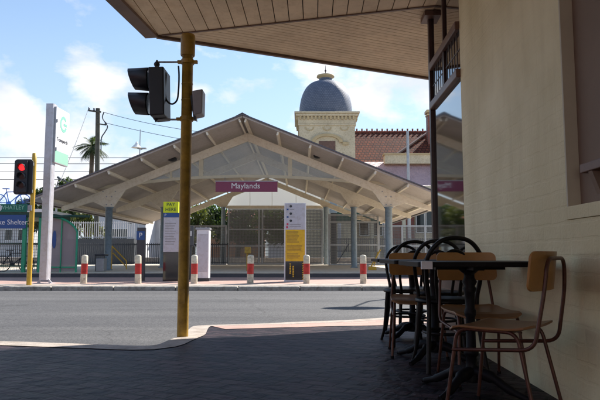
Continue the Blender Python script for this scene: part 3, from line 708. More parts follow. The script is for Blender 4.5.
ln = MB()
for k in range(9): box_px(ln, 165, 176 - (k % 3), 223 + 2.6 * k, 223.7 + 2.6 * k, KY - .006, .005)
S(ln, 'notice_lines', M['greybox'])

pp = root('parking_pylon', 'narrow charcoal parking pylon with a white P on a blue square', 'parking sign', 141, KY + .3); S = wrap(pp)
S(box_px(MB(), 135.8, 145.4, 227.5, 280, KY + .3, .12, FZ), 'pylon', M['charcoal'], bevel=.008)
sq = S(box_px(MB(), 136.4, 144.8, 231, 240, KY + .294, .005), 'blue_square', M['signblue'])
c = at(140.6, 235.4, KY + .29); text('lettering', 'P', .24, M['signwhite'], sq, inv(pp) @ Vector((c.x, KY + .289, c.z)))

wk = root('white_cabinet', 'plain pale mauve cabinet standing right of the near yellow pole', 'cabinet', 203, KY); S = wrap(wk)
S(box_px(MB(), 196, 209, 229.8, 280, KY, .42, FZ), 'body', M['signwhite'], bevel=.01)
S(box_px(MB(), 195.3, 209.6, 227.6, 229.7, KY - .02, .46), 'lid', M['steel'], bevel=.006)
S(box_px(MB(), 197, 208, 234, 272, KY - .006, .005), 'door', M['panelgrey'])
S(box_px(MB(), 195.8, 209.2, 278.2, 280.3, KY - .012, .43, FZ), 'plinth', M['charcoal'])

cb_ = root('call_box', 'black help phone box on a slim post beside the white cabinet', 'phone box', 191, KY + 1.2); S = wrap(cb_)
S(box_px(MB(), 187, 193.8, 226, 246, KY + 1.05, .14), 'box', M['charcoal'], bevel=.02)
S(box_px(MB(), 189, 192, 231, 236, KY + 1.044, .005), 'speaker_panel', M['steel'])
S(MB().tube([at(190.5, 246, KY + 1.2), Vector((at(190.5, 246, KY + 1.2).x, KY + 1.2, FZ))], .04, 10), 'post', M['charcoal'])

IY = 19.9
ik = root('information_kiosk', 'tall three sided information kiosk with white, yellow and black panels', 'information sign', 295, IY); S = wrap(ik)
S(box_px(MB(), 284.2, 306, 203, 280.2, IY, .26, FZ), 'body', M['signwhite'], bevel=.008)
wpn = S(box_px(MB(), 285.4, 304.8, 203.6, 229.6, IY - .008, .007), 'white_panel', M['panelgrey'])
ypn = S(box_px(MB(), 285.4, 304.8, 229.7, 261.3, IY - .008, .007), 'yellow_panel', M['sunyellow'])
bpn = S(box_px(MB(), 285.4, 304.8, 261.4, 280, IY - .008, .007), 'black_panel', M['glossblack'])
d = MB()
for yy in (206.3, 213.7, 220.8):
    c = at(290.8, yy, IY); d.prism([Vector((c.x + .045 * math.cos(t * math.pi / 6), IY - .0115, c.z + .045 * math.sin(t * math.pi / 6))) for t in range(12)], (0, .003, 0))
S(d, 'pictogram', M['charcoal'], wpn)
d = MB(); e = MB()
for yy in (209.5, 217): box_px(d, 286.7, 288.6, yy - .8, yy + .8, IY - .012, .003); box_px(e, 289.6, 294 + (yy > 212), yy - .35, yy + .35, IY - .0115, .003)
S(d, 'blue_marker', M['signblue'], wpn)
for yy in (224.4, 226.6): box_px(e, 289.6, 301, yy - .3, yy + .3, IY - .0115, .003)
S(e, 'text_lines', M['greybox'], wpn)
S(box_px(MB(), 286.7, 288.4, 223.2, 225, IY - .012, .003).box(at(286.7, 0, IY).x, at(288.4, 0, IY).x, IY - .012, IY - .009, at(0, 228.3, IY).z, at(0, 226.2, IY).z), 'red_marker', M['pinkred'], wpn)
e = MB(); rr = random.Random(4)
for k in range(14):
    if k in (6, 10): continue
    yy = 232 + 2 * k; box_px(e, 286.8, 297 + rr.uniform(0, 5.5), yy - .28, yy + .28, IY - .0115, .003)
S(e, 'text_lines', M['browntimber'], ypn)
e = MB()
for k in range(8):
    yy = 262 + 2.25 * k; a = at(302.4, yy + 1.2, IY - .012); b = at(304.7, yy, IY - .012); c_ = at(304.7, yy + 1.1, IY - .012); d_ = at(302.4, yy + 2.3, IY - .012)
    if k < 8: e.prism([a, d_, c_, b], (0, .003, 0))
S(e, 'hazard_stripe', M['sunyellow'], bpn)
e = MB()
for (xa, y0, y1) in ((290.3, 263.5, 274), (293.2, 266, 277)):
    yy = y0
    while yy < y1:
        l = rr.uniform(.6, 1.4); box_px(e, xa - .75 + rr.uniform(-.2, .2), xa + .75, yy, yy + l, IY - .0115, .003); yy += l + .5
S(e, 'vertical_lettering', M['sunyellow'], bpn)
c = at(293.6, 0, IY)

op = root('marker_post', 'small ochre hooded post behind a bollard before the mesh screen', 'marker post', 247.5, 26.5, PZ); S = wrap(op)
S(box_px(MB(), 246.2, 248.3, 252, 271, 26.5, .12, PZ), 'post', M['ochre'], bevel=.01)
S(box_px(MB(), 244.5, 250.5, 247, 253.5, 26.4, .3), 'hood', M['ochre'], bevel=.03)

rb = root('litter_bin', 'grey metal litter bin with a flat black lid left of the front column', 'bin', 100, 26, PZ); S = wrap(rb)
S(box_px(MB(), 95.5, 103.6, 258.5, 271, 26, .45, PZ), 'bin_body', M['steel'], bevel=.02)
S(box_px(MB(), 94.4, 104.6, 254.2, 256, 25.95, .55), 'lid', M['charcoal'], bevel=.02)
bp_ = MB()
for x in (95.3, 104): box_px(bp_, x - .4, x + .4, 256, 271, 26.2, .06, PZ)
S(bp_, 'corner_post', M['charcoal'])
hr = root('handrail', 'sloping yellow handrail behind the parking pylon', 'handrail', 120, 30, PZ); S = wrap(hr)
S(MB().tube([at(112, 246, 30), at(126.5, 261, 30)], .03, 8).tube([at(113, 253, 30), at(126.5, 267, 30)], .03, 8).tube([Vector((at(126.5, 261, 30).x, 30, at(126.5, 261, 30).z)), Vector((at(126.5, 261, 30).x, 30, PZ))], .03, 8).tube([at(112, 246, 30), Vector((at(112, 246, 30).x, 30, PZ))], .03, 8), 'rail', M['yellow'])
gb = root('gate_barrier', 'leaning yellow barrier arms on a foot by the right hand columns', 'barrier', 373, 28.6, PZ); S = wrap(gb)
S(MB().tube([at(371, 267, 28.6), at(380.5, 249.5, 28.6)], .035, 8).tube([at(374, 266, 28.6), at(378, 252, 28.7)], .03, 8), 'arm', M['yellow'])
S(box_px(MB(), 369, 376.5, 267, 269.6, 28.4, .4, PZ), 'foot', M['yellow'], bevel=.01)

# ------------------------------------------------------------------ gable roofed station shelter
RX, RZT, SL, HW = -2.56, 6.98, .405, 9.25     # ridge x, ridge height, slope, half width
YR0, YR1 = 25.45, 44.95
st = thing('station_shelter', 'large open gabled station shelter with cream frames and blue grey columns', 'shelter', (RX, 28, PZ))
S = wrap(st)
def roofz(x): return RZT - SL * abs(x - RX)
rf = MB()
for s in (-1, 1):
    xe = RX + s * HW; ze = RZT - SL * HW
    rf.prism([(RX + s * .01, YR0, RZT - .10), (xe, YR0, ze - .10), (xe, YR0, ze - .02), (RX + s * .01, YR0, RZT - .02)], (0, YR1 - YR0, 0))
roof = S(rf, 'roof_lining', M['roofsheet'])
te = MB()
for s in (-1, 1):
    xe = RX + s * (HW + .05); ze = RZT - SL * (HW + .05)
    te.prism([(RX, YR0 - .06, RZT - .015), (xe, YR0 - .06, ze - .015), (xe, YR0 - .06, ze + .045), (RX, YR0 - .06, RZT + .06)], (0, YR1 - YR0 + .1, 0))
S(te, 'roof_sheet', M['roofedge'])
S(MB().prism([(RX - .3, YR0 - .08, RZT - .06), (RX, YR0 - .08, RZT + .07), (RX + .3, YR0 - .08, RZT - .06), (RX, YR0 - .08, RZT + .10)], (0, YR1 - YR0 + .12, 0)), 'ridge_cap', M['roofedge'])
for s in (-1, 1):
    xe = RX + s * (HW + .06); ze = RZT - SL * (HW + .06)
    S(MB().box(min(xe, xe + s * .14), max(xe, xe + s * .14), YR0 - .05, YR1, ze - .13, ze + .02), 'gutter', M['roofedge'])
npl = 7
for s in (-1, 1):
    for k in range(npl):
        x = RX + s * (.16 + k * 1.44); z = roofz(x) - .10
        n = Vector((s * SL, 0, 1)).normalized(); t = Vector((1, 0, -s * SL)).normalized()
        c = Vector((x, YR0 + .05, z))
        p = MB().prism([c - t * .04, c + t * .04, c + t * .04 - n * .16, c - t * .04 - n * .16], (0, YR1 - YR0 - .2, 0))
        S(p, 'purlin', M['cream'])
FR = [dict(Y=28.0, l=108, r=389, half=(-11.5, 6.45)), dict(Y=33.5, l=163, r=354, half=(-10.6, 6.4)), dict(Y=44.6, l=223, r=326, half=(-8.9, 5.4))]
for i, f in enumerate(FR):
    Y = f['Y']; D = .14; th = .40
    top = .27   # below roof line
    for s, xe in ((-1, max(f['half'][0], RX - HW + .2)), (1, min(f['half'][1], RX + HW - .2))):
        zx = roofz(xe) - top; z0 = RZT - top
        tap = .22
        S(MB().prism([(RX, Y, z0), (xe, Y, zx), (xe, Y, zx - tap), (RX + s * 7, Y, roofz(RX + 7) - top - th) , (RX, Y, z0 - th)], (0, D, 0)), 'rafter', M['cream'], bevel=.012)
    for key in ('l', 'r'):
        xp = f[key]; x = at(xp, 230, Y).x; zt = at(xp, 207, Y).z; zr = roofz(x) - top - .12
        cw = .17 if i == 0 else .16
        cwt = (.46, .45, .42)[i]
        # V shaped capital plate rising to the rafter
        s = 1 if x > RX else -1
        wl_, wr_ = x - 1.05 * cwt * 2 , x + 1.05 * cwt * 2
        S(MB().prism([(x - .22, Y + .01, zt), (x + .22, Y + .01, zt), (wr_, Y + .01, roofz(wr_) - top - .2), (wl_, Y + .01, roofz(wl_) - top - .2)], (0, D - .02, 0)), 'capital', M['cream'], bevel=.01)
        S(MB().lathe([(cw, PZ + .06), (cw, zt - .05), (cw + .05, zt - .045), (cw + .05, zt)], (x, Y + D / 2, 0), 16).lathe([(.27, PZ), (.27, PZ + .06)], (x, Y + D / 2, 0), 4, False), 'column', M['bluecol'])
for i, f in enumerate(FR[:1]):
    for key in ('l', 'r'):
        xp = f[key]; x = at(xp, 230, f['Y']).x; zt = at(xp, 207, f['Y']).z; bo = MB()
        for bx2, bz in ((-.12, .12), (.12, .12), (-.3, .75), (.3, .75), (-.12, .5), (.12, .5)):
            bo.prism([Vector((x + bx2 + .035 * math.cos(k * math.pi / 3), f['Y'] - .005, zt + bz + .035 * math.sin(k * math.pi / 3))) for k in range(6)], (0, .02, 0))
        S(bo, 'bolts', M['steel'])
# cambered tie beam, posts and blue glass infill of the front frame
Y = 28.03
tie = [(92, 188.5), (120, 185), (150, 181.6), (175, 179), (201, 177.3), (245, 176), (290, 177), (320, 179), (345, 180.8), (370, 182.4), (392, 184)]
tb = MB()
for (a, b) in zip(tie[:-1], tie[1:]):
    p0, p1 = at(*a, Y), at(*b, Y)
    tb.prism([p0 + Vector((0, 0, .07)), p1 + Vector((0, 0, .07)), p1 - Vector((0, 0, .07)), p0 - Vector((0, 0, .07))], (0, .08, 0))
S(tb, 'tie_beam', M['smooth_cream'])
tz = lambda px: [at(px, a[1] + (b[1] - a[1]) * (px - a[0]) / (b[0] - a[0]), Y).z for a, b in zip(tie[:-1], tie[1:]) if a[0] <= px <= b[0]][0]
for px, w in ((201, .10), (290, .10), (146, .05), (171, .05)):
    x = at(px, 170, Y).x; S(MB().box(x - w, x + w, Y - .012, Y + .09, tz(px) + .07, roofz(x) - .27 - .39), 'infill_post', M['smooth_cream'])
gl = MB(); xs = [100 + 3 * k for k in range(0, 95)]
for a, b in zip(xs[:-1], xs[1:]):
    xa, xb = at(a, 170, Y).x, at(b, 170, Y).x; za, zb = tz(a), tz(b); ta, tb_ = roofz(xa) - .5, roofz(xb) - .5
    if ta > za + .05 and tb_ > zb + .05: gl.add([(xa, Y + .05, za), (xb, Y + .05, zb), (xb, Y + .05, tb_), (xa, Y + .05, ta)], [(0, 1, 2, 3)])
S(gl, 'gable_infill', M['infill'])
# opal gable sheet and lintel at the back frame
Y = 45.06
pts = [(225, 209), (229, 199), (241, 189), (256, 181), (270, 175), (288, 181), (303, 187.5), (318, 195), (324, 209)]
S(MB().prism([at(x, y - 3, Y) for x, y in pts], (0, .02, 0)), 'opal_gable', M['opal'])
mm = MB()
for x in (250, 272, 296): a = at(x, 206, Y); b = at(x, 184, Y); mm.box(a.x - .012, a.x + .012, Y - .03, Y - .01, a.z, b.z)
S(mm, 'gable_mullion', M['smooth_cream'])
S(box_px(MB(), 226, 323, 205.6, 208.4, 44.78, .16), 'lintel', M['cream'])
for px, py in ((171.5, 158.5), (318, 155.5)):
    c = at(px, py, 27.75)
    S(MB().prism([c + Vector((.22 * math.cos(t * math.pi / 8), 0, .12 * math.sin(t * math.pi / 8))) for t in range(16)], (0, .25, 0)), 'floodlight', M['housing'])
sn = thing('station_sign', 'maroon hanging station name board under the shelter gable', 'station sign', (at(246, 186, 27.8).x, 27.8, at(246, 186, 27.8).z)); S = wrap(sn)
S(box_px(MB(), 215.5, 277.5, 181.6, 191.8, 27.8, .1), 'board', M['purple'])
S(box_px(MB(), 215, 278, 180.8, 181.55, 27.79, .12).add([], []), 'top_trim', M['steel'])
hg = MB()
for x in (225, 268): hg.tube([at(x, 181, 27.86), at(x, 177.5, 28.02)], .015, 6)
S(hg, 'hanger', M['steel'])
text('lettering', 'Maylands', .38, M['signwhite'], sn, (-.02, -.005, 0))

# ------------------------------------------------------------------ mesh screens behind the shelter
def mesh_panel(mb, x0, x1, z0, z1, Y, sp=.075, r=.006):
    n = max(2, int((x1 - x0) / sp))
    for k in range(1, n):
        x = x0 + (x1 - x0) * k / n; mb.box(x - r, x + r, Y, Y + 2 * r, z0, z1)
    n = max(2, int((z1 - z0) / (sp * 1.5)))
    for k in range(1, n):
        z = z0 + (z1 - z0) * k / n; mb.box(x0, x1, Y - 2 * r, Y, z - r, z + r)
def screen(name, label, px0, px1, ys, posts, Y, grp=None, m=None, sp=.075, z0=PZ, brace=None, r=.006):
    t = root(name, label, 'mesh fence', (px0 + px1) / 2, Y, PZ); S = wrap(t)
    X = lambda p: at(p, 230, Y).x
    Zs = [at(280, y, Y).z for y in ys]; Zs.append(z0 + .05)
    fr = MB()
    for z in Zs: fr.box(X(px0), X(px1), Y - .05, Y + .03, z - .05, z + .05)
    S(fr, 'rail', M['steel'])
    for p in posts: S(MB().box(X(p) - .06, X(p) + .06, Y - .06, Y + .04, z0, Zs[0] + .06), 'fence_post', M['steel'])
    mb = MB()
    for a, b in zip(posts[:-1], posts[1:]):
        for u, v in zip(Zs[1:], Zs[:-1]): mesh_panel(mb, X(a), X(b), u, v, Y, sp, r)
        e = MB()
    S(mb, 'wire_mesh', m or M['meshgrey'])
    if brace:
        S(MB().bar(at(brace[0], brace[1], Y - .08), at(brace[2], brace[3], Y - .08), .05, .05), 'brace', M['charcoal'])
    return t
screen('mesh_screen', 'tall grey mesh screen across the back of the shelter under the opal gable', 228.5, 322, [209, 229.5, 246], [228.5, 259, 262.5, 300, 322], 45.3, r=.019)
screen('mesh_screen', 'grey mesh screen with a diagonal brace between the two rear right columns', 329, 378, [215, 222, 245], [329, 352, 356, 378], 42.0, brace=(337, 263, 349, 244), r=.013)
screen('mesh_screen', 'low grey mesh screen reaching right towards the shop window post', 379, 470, [226, 246], [379, 402, 425, 448, 470], 43.0, r=.011)
screen('mesh_screen', 'grey mesh screen behind the white cabinet left of the shelter sign', 186, 226, [226, 246], [186, 206, 226], 43.5, r=.011)
# dark steel picket fence across the left, white balustrade behind it
def pickets(name, label, cat, px0, px1, y0, y1, Y, sp, w, m, z0=None, rails=(0.08, .92)):
    t = root(name, label, cat, (px0 + px1) / 2, Y, PZ if z0 is None else z0); S = wrap(t)
    xa, xb = at(px0, 230, Y).x, at(px1, 230, Y).x; zt = at(100, y0, Y).z; zb = at(100, y1, Y).z
    pk = MB(); n = int((xb - xa) / sp)
    for k in range(n + 1): x = xa + (xb - xa) * k / n; pk.box(x - w, x + w, Y - .012, Y + .012, zb, zt)
    o = S(pk, 'pickets', m); 
    S(MB().box(xa, xb, Y + .013, Y + .05, zb + (zt - zb) * rails[0] - .03, zb + (zt - zb) * rails[0] + .03).box(xa, xb, Y + .013, Y + .05, zb + (zt - zb) * rails[1] - .03, zb + (zt - zb) * rails[1] + .03), 'rail', m)
    return t
pickets('picket_fence', 'long dark steel picket fence behind the pay machine', 'fence', -60, 228, 243, 264, 40, .13, .022, M['fencedark'])
t = pickets('white_balustrade', 'white picket balustrade on a raised dark ramp left of the shelter column', 'balustrade', 70, 134, 221.5, 238.5, 46, .17, .022, M['palewall'], PZ)
S = wrap(t); S(box_px(MB(), 60, 134, 238.7, 264, 45.8, 3, PZ), 'ramp_wall', M['fencedark'])
t = pickets('platform_fence', 'dark platform fence running behind the right hand columns', 'fence', 330, 520, 238, 252, 52, .16, .03, M['fencedark'])
structure(MB().box(-70, 70, 50.2, 56, -.29, .55), 'platform', M['concrete'])

# ------------------------------------------------------------------ heritage building with domed tower
HY = 62
T = lambda x, y, d=0: at(x, y, HY + d)
tw = root('dome_tower', 'cream stucco tower with a blue scaled dome behind the shelter roof', 'tower', 327, HY + 2.6, 0); S = wrap(tw)
xl, xr = T(299, 130).x, T(355, 130).x; xc = (xl + xr) / 2; hw = (xr - xl) / 2; yc = HY + hw
z_ = lambda y: T(327, y).z
S(MB().box(xc - hw, xc + hw, yc - hw, yc + hw, 0, z_(124)), 'shaft', M['tower'])
def sqring(mb, h, z0, z1): return mb.box(xc - h, xc + h, yc - h, yc + h, z0, z1)
cn = MB(); sqring(cn, hw + .12, z_(125.4), z_(123.6)); sqring(cn, hw + .35, z_(116.4), z_(114)); sqring(cn, hw + .5, z_(113.95), z_(112.2)); sqring(cn, hw + .1, z_(123.55), z_(116.45))
S(cn, 'cornice', M['tower'], bevel=.04)
dn = MB(); n = 15
for k in range(n):
    u = -hw - .05 + (2 * hw + .1) * (k + .5) / n
    for (sx, sy, ax) in ((0, -1, 'x'), (-1, 0, 'y'), (1, 0, 'y')):
        if ax == 'x': dn.box(xc + u - .1, xc + u + .1, yc - hw - .3, yc - hw - .101, z_(119.5), z_(116.5))
        else: dn.box(*(sorted((xc + sx * (hw + .101), xc + sx * (hw + .3)))), yc + u - .1, yc + u + .1, z_(119.5), z_(116.5))
S(dn, 'dentils', M['towertrim'])
for u in (-.62, 0, .62):
    sw = MB()
    for k in range(9):
        a = math.pi * (1 + k / 8); sw.box(xc + u * hw + .42 * math.cos(a) - .05, xc + u * hw + .42 * math.cos(a) + .05, yc - hw - .06, yc - hw - .001, z_(127.5) + .3 * math.sin(a) - .06, z_(127.5) + .3 * math.sin(a) + .06)
    S(sw, 'swag', M['towertrim'])
hd_ = MB(); vs = []
for k in range(13):
    a = math.pi * k / 12
    vs.append((1.7 * math.cos(a), .95 * math.sin(a)))
for (a, b), (c, d) in zip(vs[:-1], vs[1:]):
    zb = z_(142.5)
    hd_.prism([(xc + a, yc - hw - .25, zb + b), (xc + c, yc - hw - .25, zb + d), (xc + c * .78, yc - hw - .25, zb + d * .72), (xc + a * .78, yc - hw - .25, zb + b * .72)], (0, .249, 0))
hd_.box(xc - 2.3, xc - 1.65, yc - hw - .2, yc - hw - .001, z_(145), z_(142)).box(xc + 1.65, xc + 2.3, yc - hw - .2, yc - hw - .001, z_(145), z_(142))
S(hd_, 'hood_moulding', M['towertrim'])
S(MB().box(xc - .9, xc + .9, yc - hw - .02, yc - hw - .001, z_(165), z_(141)), 'louvre', M['browntimber'])
zd = lambda y: at(327, y, yc).z
rd = (at(353.4, 100, yc).x - at(300.6, 100, yc).x) / 2
prof = []; Hd = zd(82) - z_(112.1)
for k in range(19):
    a = math.pi / 2 * k / 18 * .93
    prof.append((rd * max(.2, math.cos(a) ** .54) * (1 + .03 * math.sin(2 * a)), z_(112.1) + Hd * math.sin(a) ** 1.1))
prof += [(rd * .27, zd(81.4)), (rd * .24, zd(80))]
S(MB().lathe([(rd * 1.06, z_(112.3))] + prof + [(rd * .26, zd(78.4))], (xc, yc, 0), 40), 'dome', M['dome'])
S(MB().lathe([(rd * .255, zd(79)), (rd * .27, zd(78)), (rd * .34, zd(77.2)), (rd * .33, zd(75.8)), (rd * .2, zd(75.2))], (xc, yc, 0), 20), 'dome_collar', M['towertrim'])
S(MB().lathe([(.07, zd(75.4)), (.04, zd(72)), (.13, zd(70.8)), (.04, zd(69.6)), (.025, zd(66.5)), (.01, zd(65))], (xc, yc, 0), 10), 'finial', M['redbrown'])

HB = 64
T = lambda x, y, d=0: at(x, y, HB + d)
hb = root('heritage_building', 'old cream and red building with terracotta tiled roof right of the dome tower', 'building', 420, HB + 4, 0); S = wrap(hb)
xa, xb = T(345, 160).x, T(520, 160).x; zr = T(400, 132, 7).z; ze = T(400, 166).z
rf = MB(); rf.prism([(xa, HB, ze), (xa, HB + 7, zr), (xa, HB + 14, ze)], (xb - xa, 0, 0))
S(rf, 'tiled_roof', M['tiles'])
cr = MB(); n = 62
for k in range(n):
    x = xa + (xb - xa) * (k + .5) / n; cr.box(x - .09, x + .09, HB + 6.93, HB + 7.07, zr - .05, zr + (.42 if k % 2 == 0 else .16))
cr.tube([(xa, HB + 7, zr), (xb, HB + 7, zr)], .13, 8)
S(cr, 'ridge_cresting', M['terra'])
S(MB().box(xa, xb, HB + .3, HB + 13.7, 0, ze - .01), 'wall', M['tower'])
S(MB().box(xa - .1, xb + .1, HB - .12, HB + .28, ze - .35, ze - .02), 'gutter', M['towertrim'])
# small front gable with hip lines
g0 = T(385, 163, -.3); g1 = T(473, 163, -.3); apx = T(429, 132.5, 5.2); bk0 = T(429, 133.5, 7.6)
S(MB().add([g0, g1, apx, bk0], [(0, 1, 2), (0, 2, 3), (1, 3, 2)]), 'cross_hip', M['tiles'])
S(MB().bar(g0 + Vector((0, -.05, .06)), apx + Vector((0, -.05, .1)), .3, .18).bar(g1 + Vector((0, -.05, .06)), apx + Vector((0, -.05, .1)), .3, .18), 'hip_capping', M['fascia'])
S(box_px(MB(), 385, 470, 154.5, 163.5, HB - .9, 1.15), 'parapet', M['tower'])
S(box_px(MB(), 384, 471, 153, 154.4, HB - 1.05, 1.3), 'parapet_coping', M['towertrim'])
pr = MB(); p0 = T(350, 162, .35); p1 = T(350, 186, -4.5); nst = 120; X0, X1 = T(352, 170).x, T(500, 170).x
for k in range(nst):
    x = X0 + (X1 - X0) * k / nst; w = (X1 - X0) / nst
    pr.add([(x, p0.y, p0.z), (x + w / 2, p0.y, p0.z + .025), (x + w / 2, p1.y, p1.z + .025), (x, p1.y, p1.z), (x + w, p0.y, p0.z), (x + w, p1.y, p1.z)], [(0, 1, 2, 3), (1, 4, 5, 2)])
S(pr, 'verandah_roof', M['pinkroof'])
S(MB().box(X0, X1, p1.y - .05, p1.y + .1, p1.z - .3, p1.z - .005), 'verandah_beam', M['smooth_cream'])
for x in (372, 404, 436): S(box_px(MB(), x - 1.2, x + 1.2, 189, 252, HB - 4.4, .25, 0), 'verandah_post', M['smooth_cream'])
S(box_px(MB(), 388, 414, 205, 250, HB - .05, .34), 'red_wall_panel', M['redbrick'])
for (x0, x1, y0, y1) in ((417, 424, 211, 232), (427, 433, 211, 232), (360, 368, 208, 235), (374, 382, 208, 235)):
    wnd = S(box_px(MB(), x0 - 1, x1 + 1, y0 - 1, y1 + 1, HB + .1, .199), 'window', M['white']); S(box_px(MB(), x0, x1, y0, y1, HB + .07, .029), 'pane', M['windowdark'], wnd)
ch = S(box_px(MB(), 428.5, 436.5, 112, 150, HB + 3, 1.0), 'chimney', M['redbrick'])
S(box_px(MB(), 426.8, 438, 109.5, 112.2, HB + 2.85, 1.3).add([], []), 'chimney_cap', M['towertrim'], ch)
S(box_px(MB(), 427.4, 437.4, 113.5, 115, HB + 2.9, 1.2), 'chimney_band', M['towertrim'], ch)
pts_ = box_px(MB(), 430, 432, 106.5, 109.4, HB + 3.2, .3); S(pts_, 'chimney_pot', M['terra'], ch)

# tall galvanised pole in front of the heritage roof
gp = root('catenary_mast', 'slim grey steel mast in front of the tiled heritage roof', 'mast', 407.5, 53, .5); S = wrap(gp)
c = at(407.5, 131, 53); S(MB().tube([Vector((c.x, 53, .5)), c], [.16, .12], 12), 'mast', M['steel'])
S(MB().lathe([(.3, .5), (.3, .56)], (c.x, 53, 0), 12, False), 'base_flange', M['steel'])

# ------------------------------------------------------------------ left side: pole, wires, palm, mast, lamp
UY = 52
up_ = root('utility_pole', 'dark weathered timber power pole beside the palm tree', 'utility pole', 97.5, UY, 0); S = wrap(up_)
a = at(96.5, 250, UY); c = at(98, 108.5, UY); S(MB().tube([Vector((a.x, UY, -.2)), c], [.24, .2], 12), 'pole', M['polewood'])
S(MB().bar(at(88.5, 110.5, UY - .3), at(101, 112, UY - .3), .1, .14), 'crossarm', M['polewood']); S(MB().bar(at(97, 123.5, UY - .28), at(106, 125, UY - .28), .08, .1), 'crossarm', M['polewood'])
S(MB().tube(spline([at(104, 112, UY - .3), at(102.5, 118, UY - .3), at(107.5, 126, UY - .3), at(105, 132, UY - .3), at(101.5, 138, UY - .3), at(101, 150, UY - .3)], 4), .05, 6), 'riser_cable', M['charcoal'])
isl = MB()
for x, y in ((89, 109), (94, 109.7), (105.5, 123.5)): c = at(x, y, UY - .3); isl.lathe([(.06, -.15), (.1, -.05), (.05, .0), (.09, .08), (.04, .16)], c, 8)
S(isl, 'insulator', M['charcoal'])
def wire(p, q, sag, name, label, r=.022):
    pts = []
    for k in range(25):
        t = k / 24; c = p.lerp(q, t); c.z -= sag * 4 * t * (1 - t); pts.append(c)
    o = MB().tube(pts, r, 5).build(name, M['charcoal']); o['label'] = label; o['category'] = 'wire'; o['group'] = 'overhead wires'; return o
wire(at(103, 112, UY - .3), at(300, 138, 44), .6, 'power_wire', 'upper power wire from the timber pole crossarm towards the shelter')
wire(at(106, 123, UY - .3), at(340, 160, 46), .4, 'power_wire', 'lower power wire from the timber pole side arm')
wire(at(88, 110, UY - .3), at(60, 182, 40), .15, 'power_wire', 'service wire slanting down left of the palm tree')
for k, (y0, y1) in enumerate(((158.5, 157), (164.5, 163), (173, 170), (180.5, 178.5))):
    wire(at(-140, y0 - 1.5, 70), at(330, y1, 70), .1, 'rail_wire', ('topmost', 'second highest', 'second lowest', 'lowest')[k] + ' horizontal railway wire behind the red traffic light', .035)

def palm(px, ytop, Y, zb):
    c = at(px, ytop, Y); t = thing('palm_tree', 'palm tree with a ragged crown left of the timber power pole', 'palm tree', (c.x, Y, zb)); S = wrap(t)
    tr = MB(); prof = []; n = 22
    for k in range(n + 1):
        z = zb + (c.z - zb) * k / n; prof.append((.26 - .05 * k / n + (.02 if k % 2 else 0), z))
    tr.lathe(prof, (c.x, Y, 0), 10); S(tr, 'trunk', M['bark'])
    fr = MB(); rnd = random.Random(11)
    for i in range(46):
        az = rnd.uniform(0, 2 * math.pi); el = rnd.uniform(-.9, 1.15); L = rnd.uniform(1.5, 2.0) * (.8 if el < -.3 else 1)
        h = Vector((math.cos(az), math.sin(az), 0)); side = Vector((-h.y, h.x, 0)); pts = []
        for k in range(9):
            u = k / 8; pts.append(c + h * (L * u * math.cos(el)) + Vector((0, 0, L * u * math.sin(el) - .75 * u * u * L * .5)))
        for k in range(1, 9):
            p = pts[k]; d = (pts[k] - pts[k - 1]).normalized()
            for s in (-1, 1):
                for j in range(2):
                    q = pts[k - 1].lerp(p, j * .5 + .2); ln = .55 * math.sin(math.pi * min(1, (k + .6) / 9.5)) + .12
                    e = q + side * s * ln * .8 + d * ln * .7 - Vector((0, 0, .28 * ln)) + Vector((0, 0, rnd.uniform(-.05, .05)))
                    fr.add([q, q + d * .07, e], [(0, 1, 2)])
        fr.tube(pts, [.03] * 8 + [.008], 4, False)
    S(fr, 'crown', M['leafpalm'])
palm(92.3, 146, 60, -.2)
fm = root('light_mast', 'slim mast with two white horn floodlights above the left roof slope', 'light mast', 140, 49, PZ); S = wrap(fm)
a = at(140.3, 129.5, 49); S(MB().tube([Vector((a.x, 49, PZ)), a], [.07, .035], 8), 'mast', M['steel'])
c = at(136.5, 145, 48.9)
S(MB().lathe([(.05, .3), (.12, .1), (.42, -.22), (.44, -.24)], c, 14).bar(c, at(141, 147, 49), .06, .06), 'floodlight', M['white'])
c = at(144, 148.5, 49.1); S(MB().box(c.x - .55, c.x + .2, 48.9, 49.3, c.z - .03, c.z + .05).bar(c, at(140.4, 150, 49), .05, .05), 'side_panel', M['steel'])
sl_ = root('street_lamp', 'low street lamp arm showing left of the shelter eave', 'street lamp', 58, 41, PZ); S = wrap(sl_)
S(MB().tube([Vector((at(57, 200, 41).x, 41, PZ)), at(57, 186, 41)], [.08, .06], 8), 'pole', M['steel'])
S(MB().tube([at(57, 186, 41), at(59, 178, 41), at(74, 185.5, 41)], .05, 8), 'arm', M['charcoal'])
S(MB().bar(at(58, 177, 41), at(61, 180, 41), .3, .12), 'lamp', M['charcoal'])

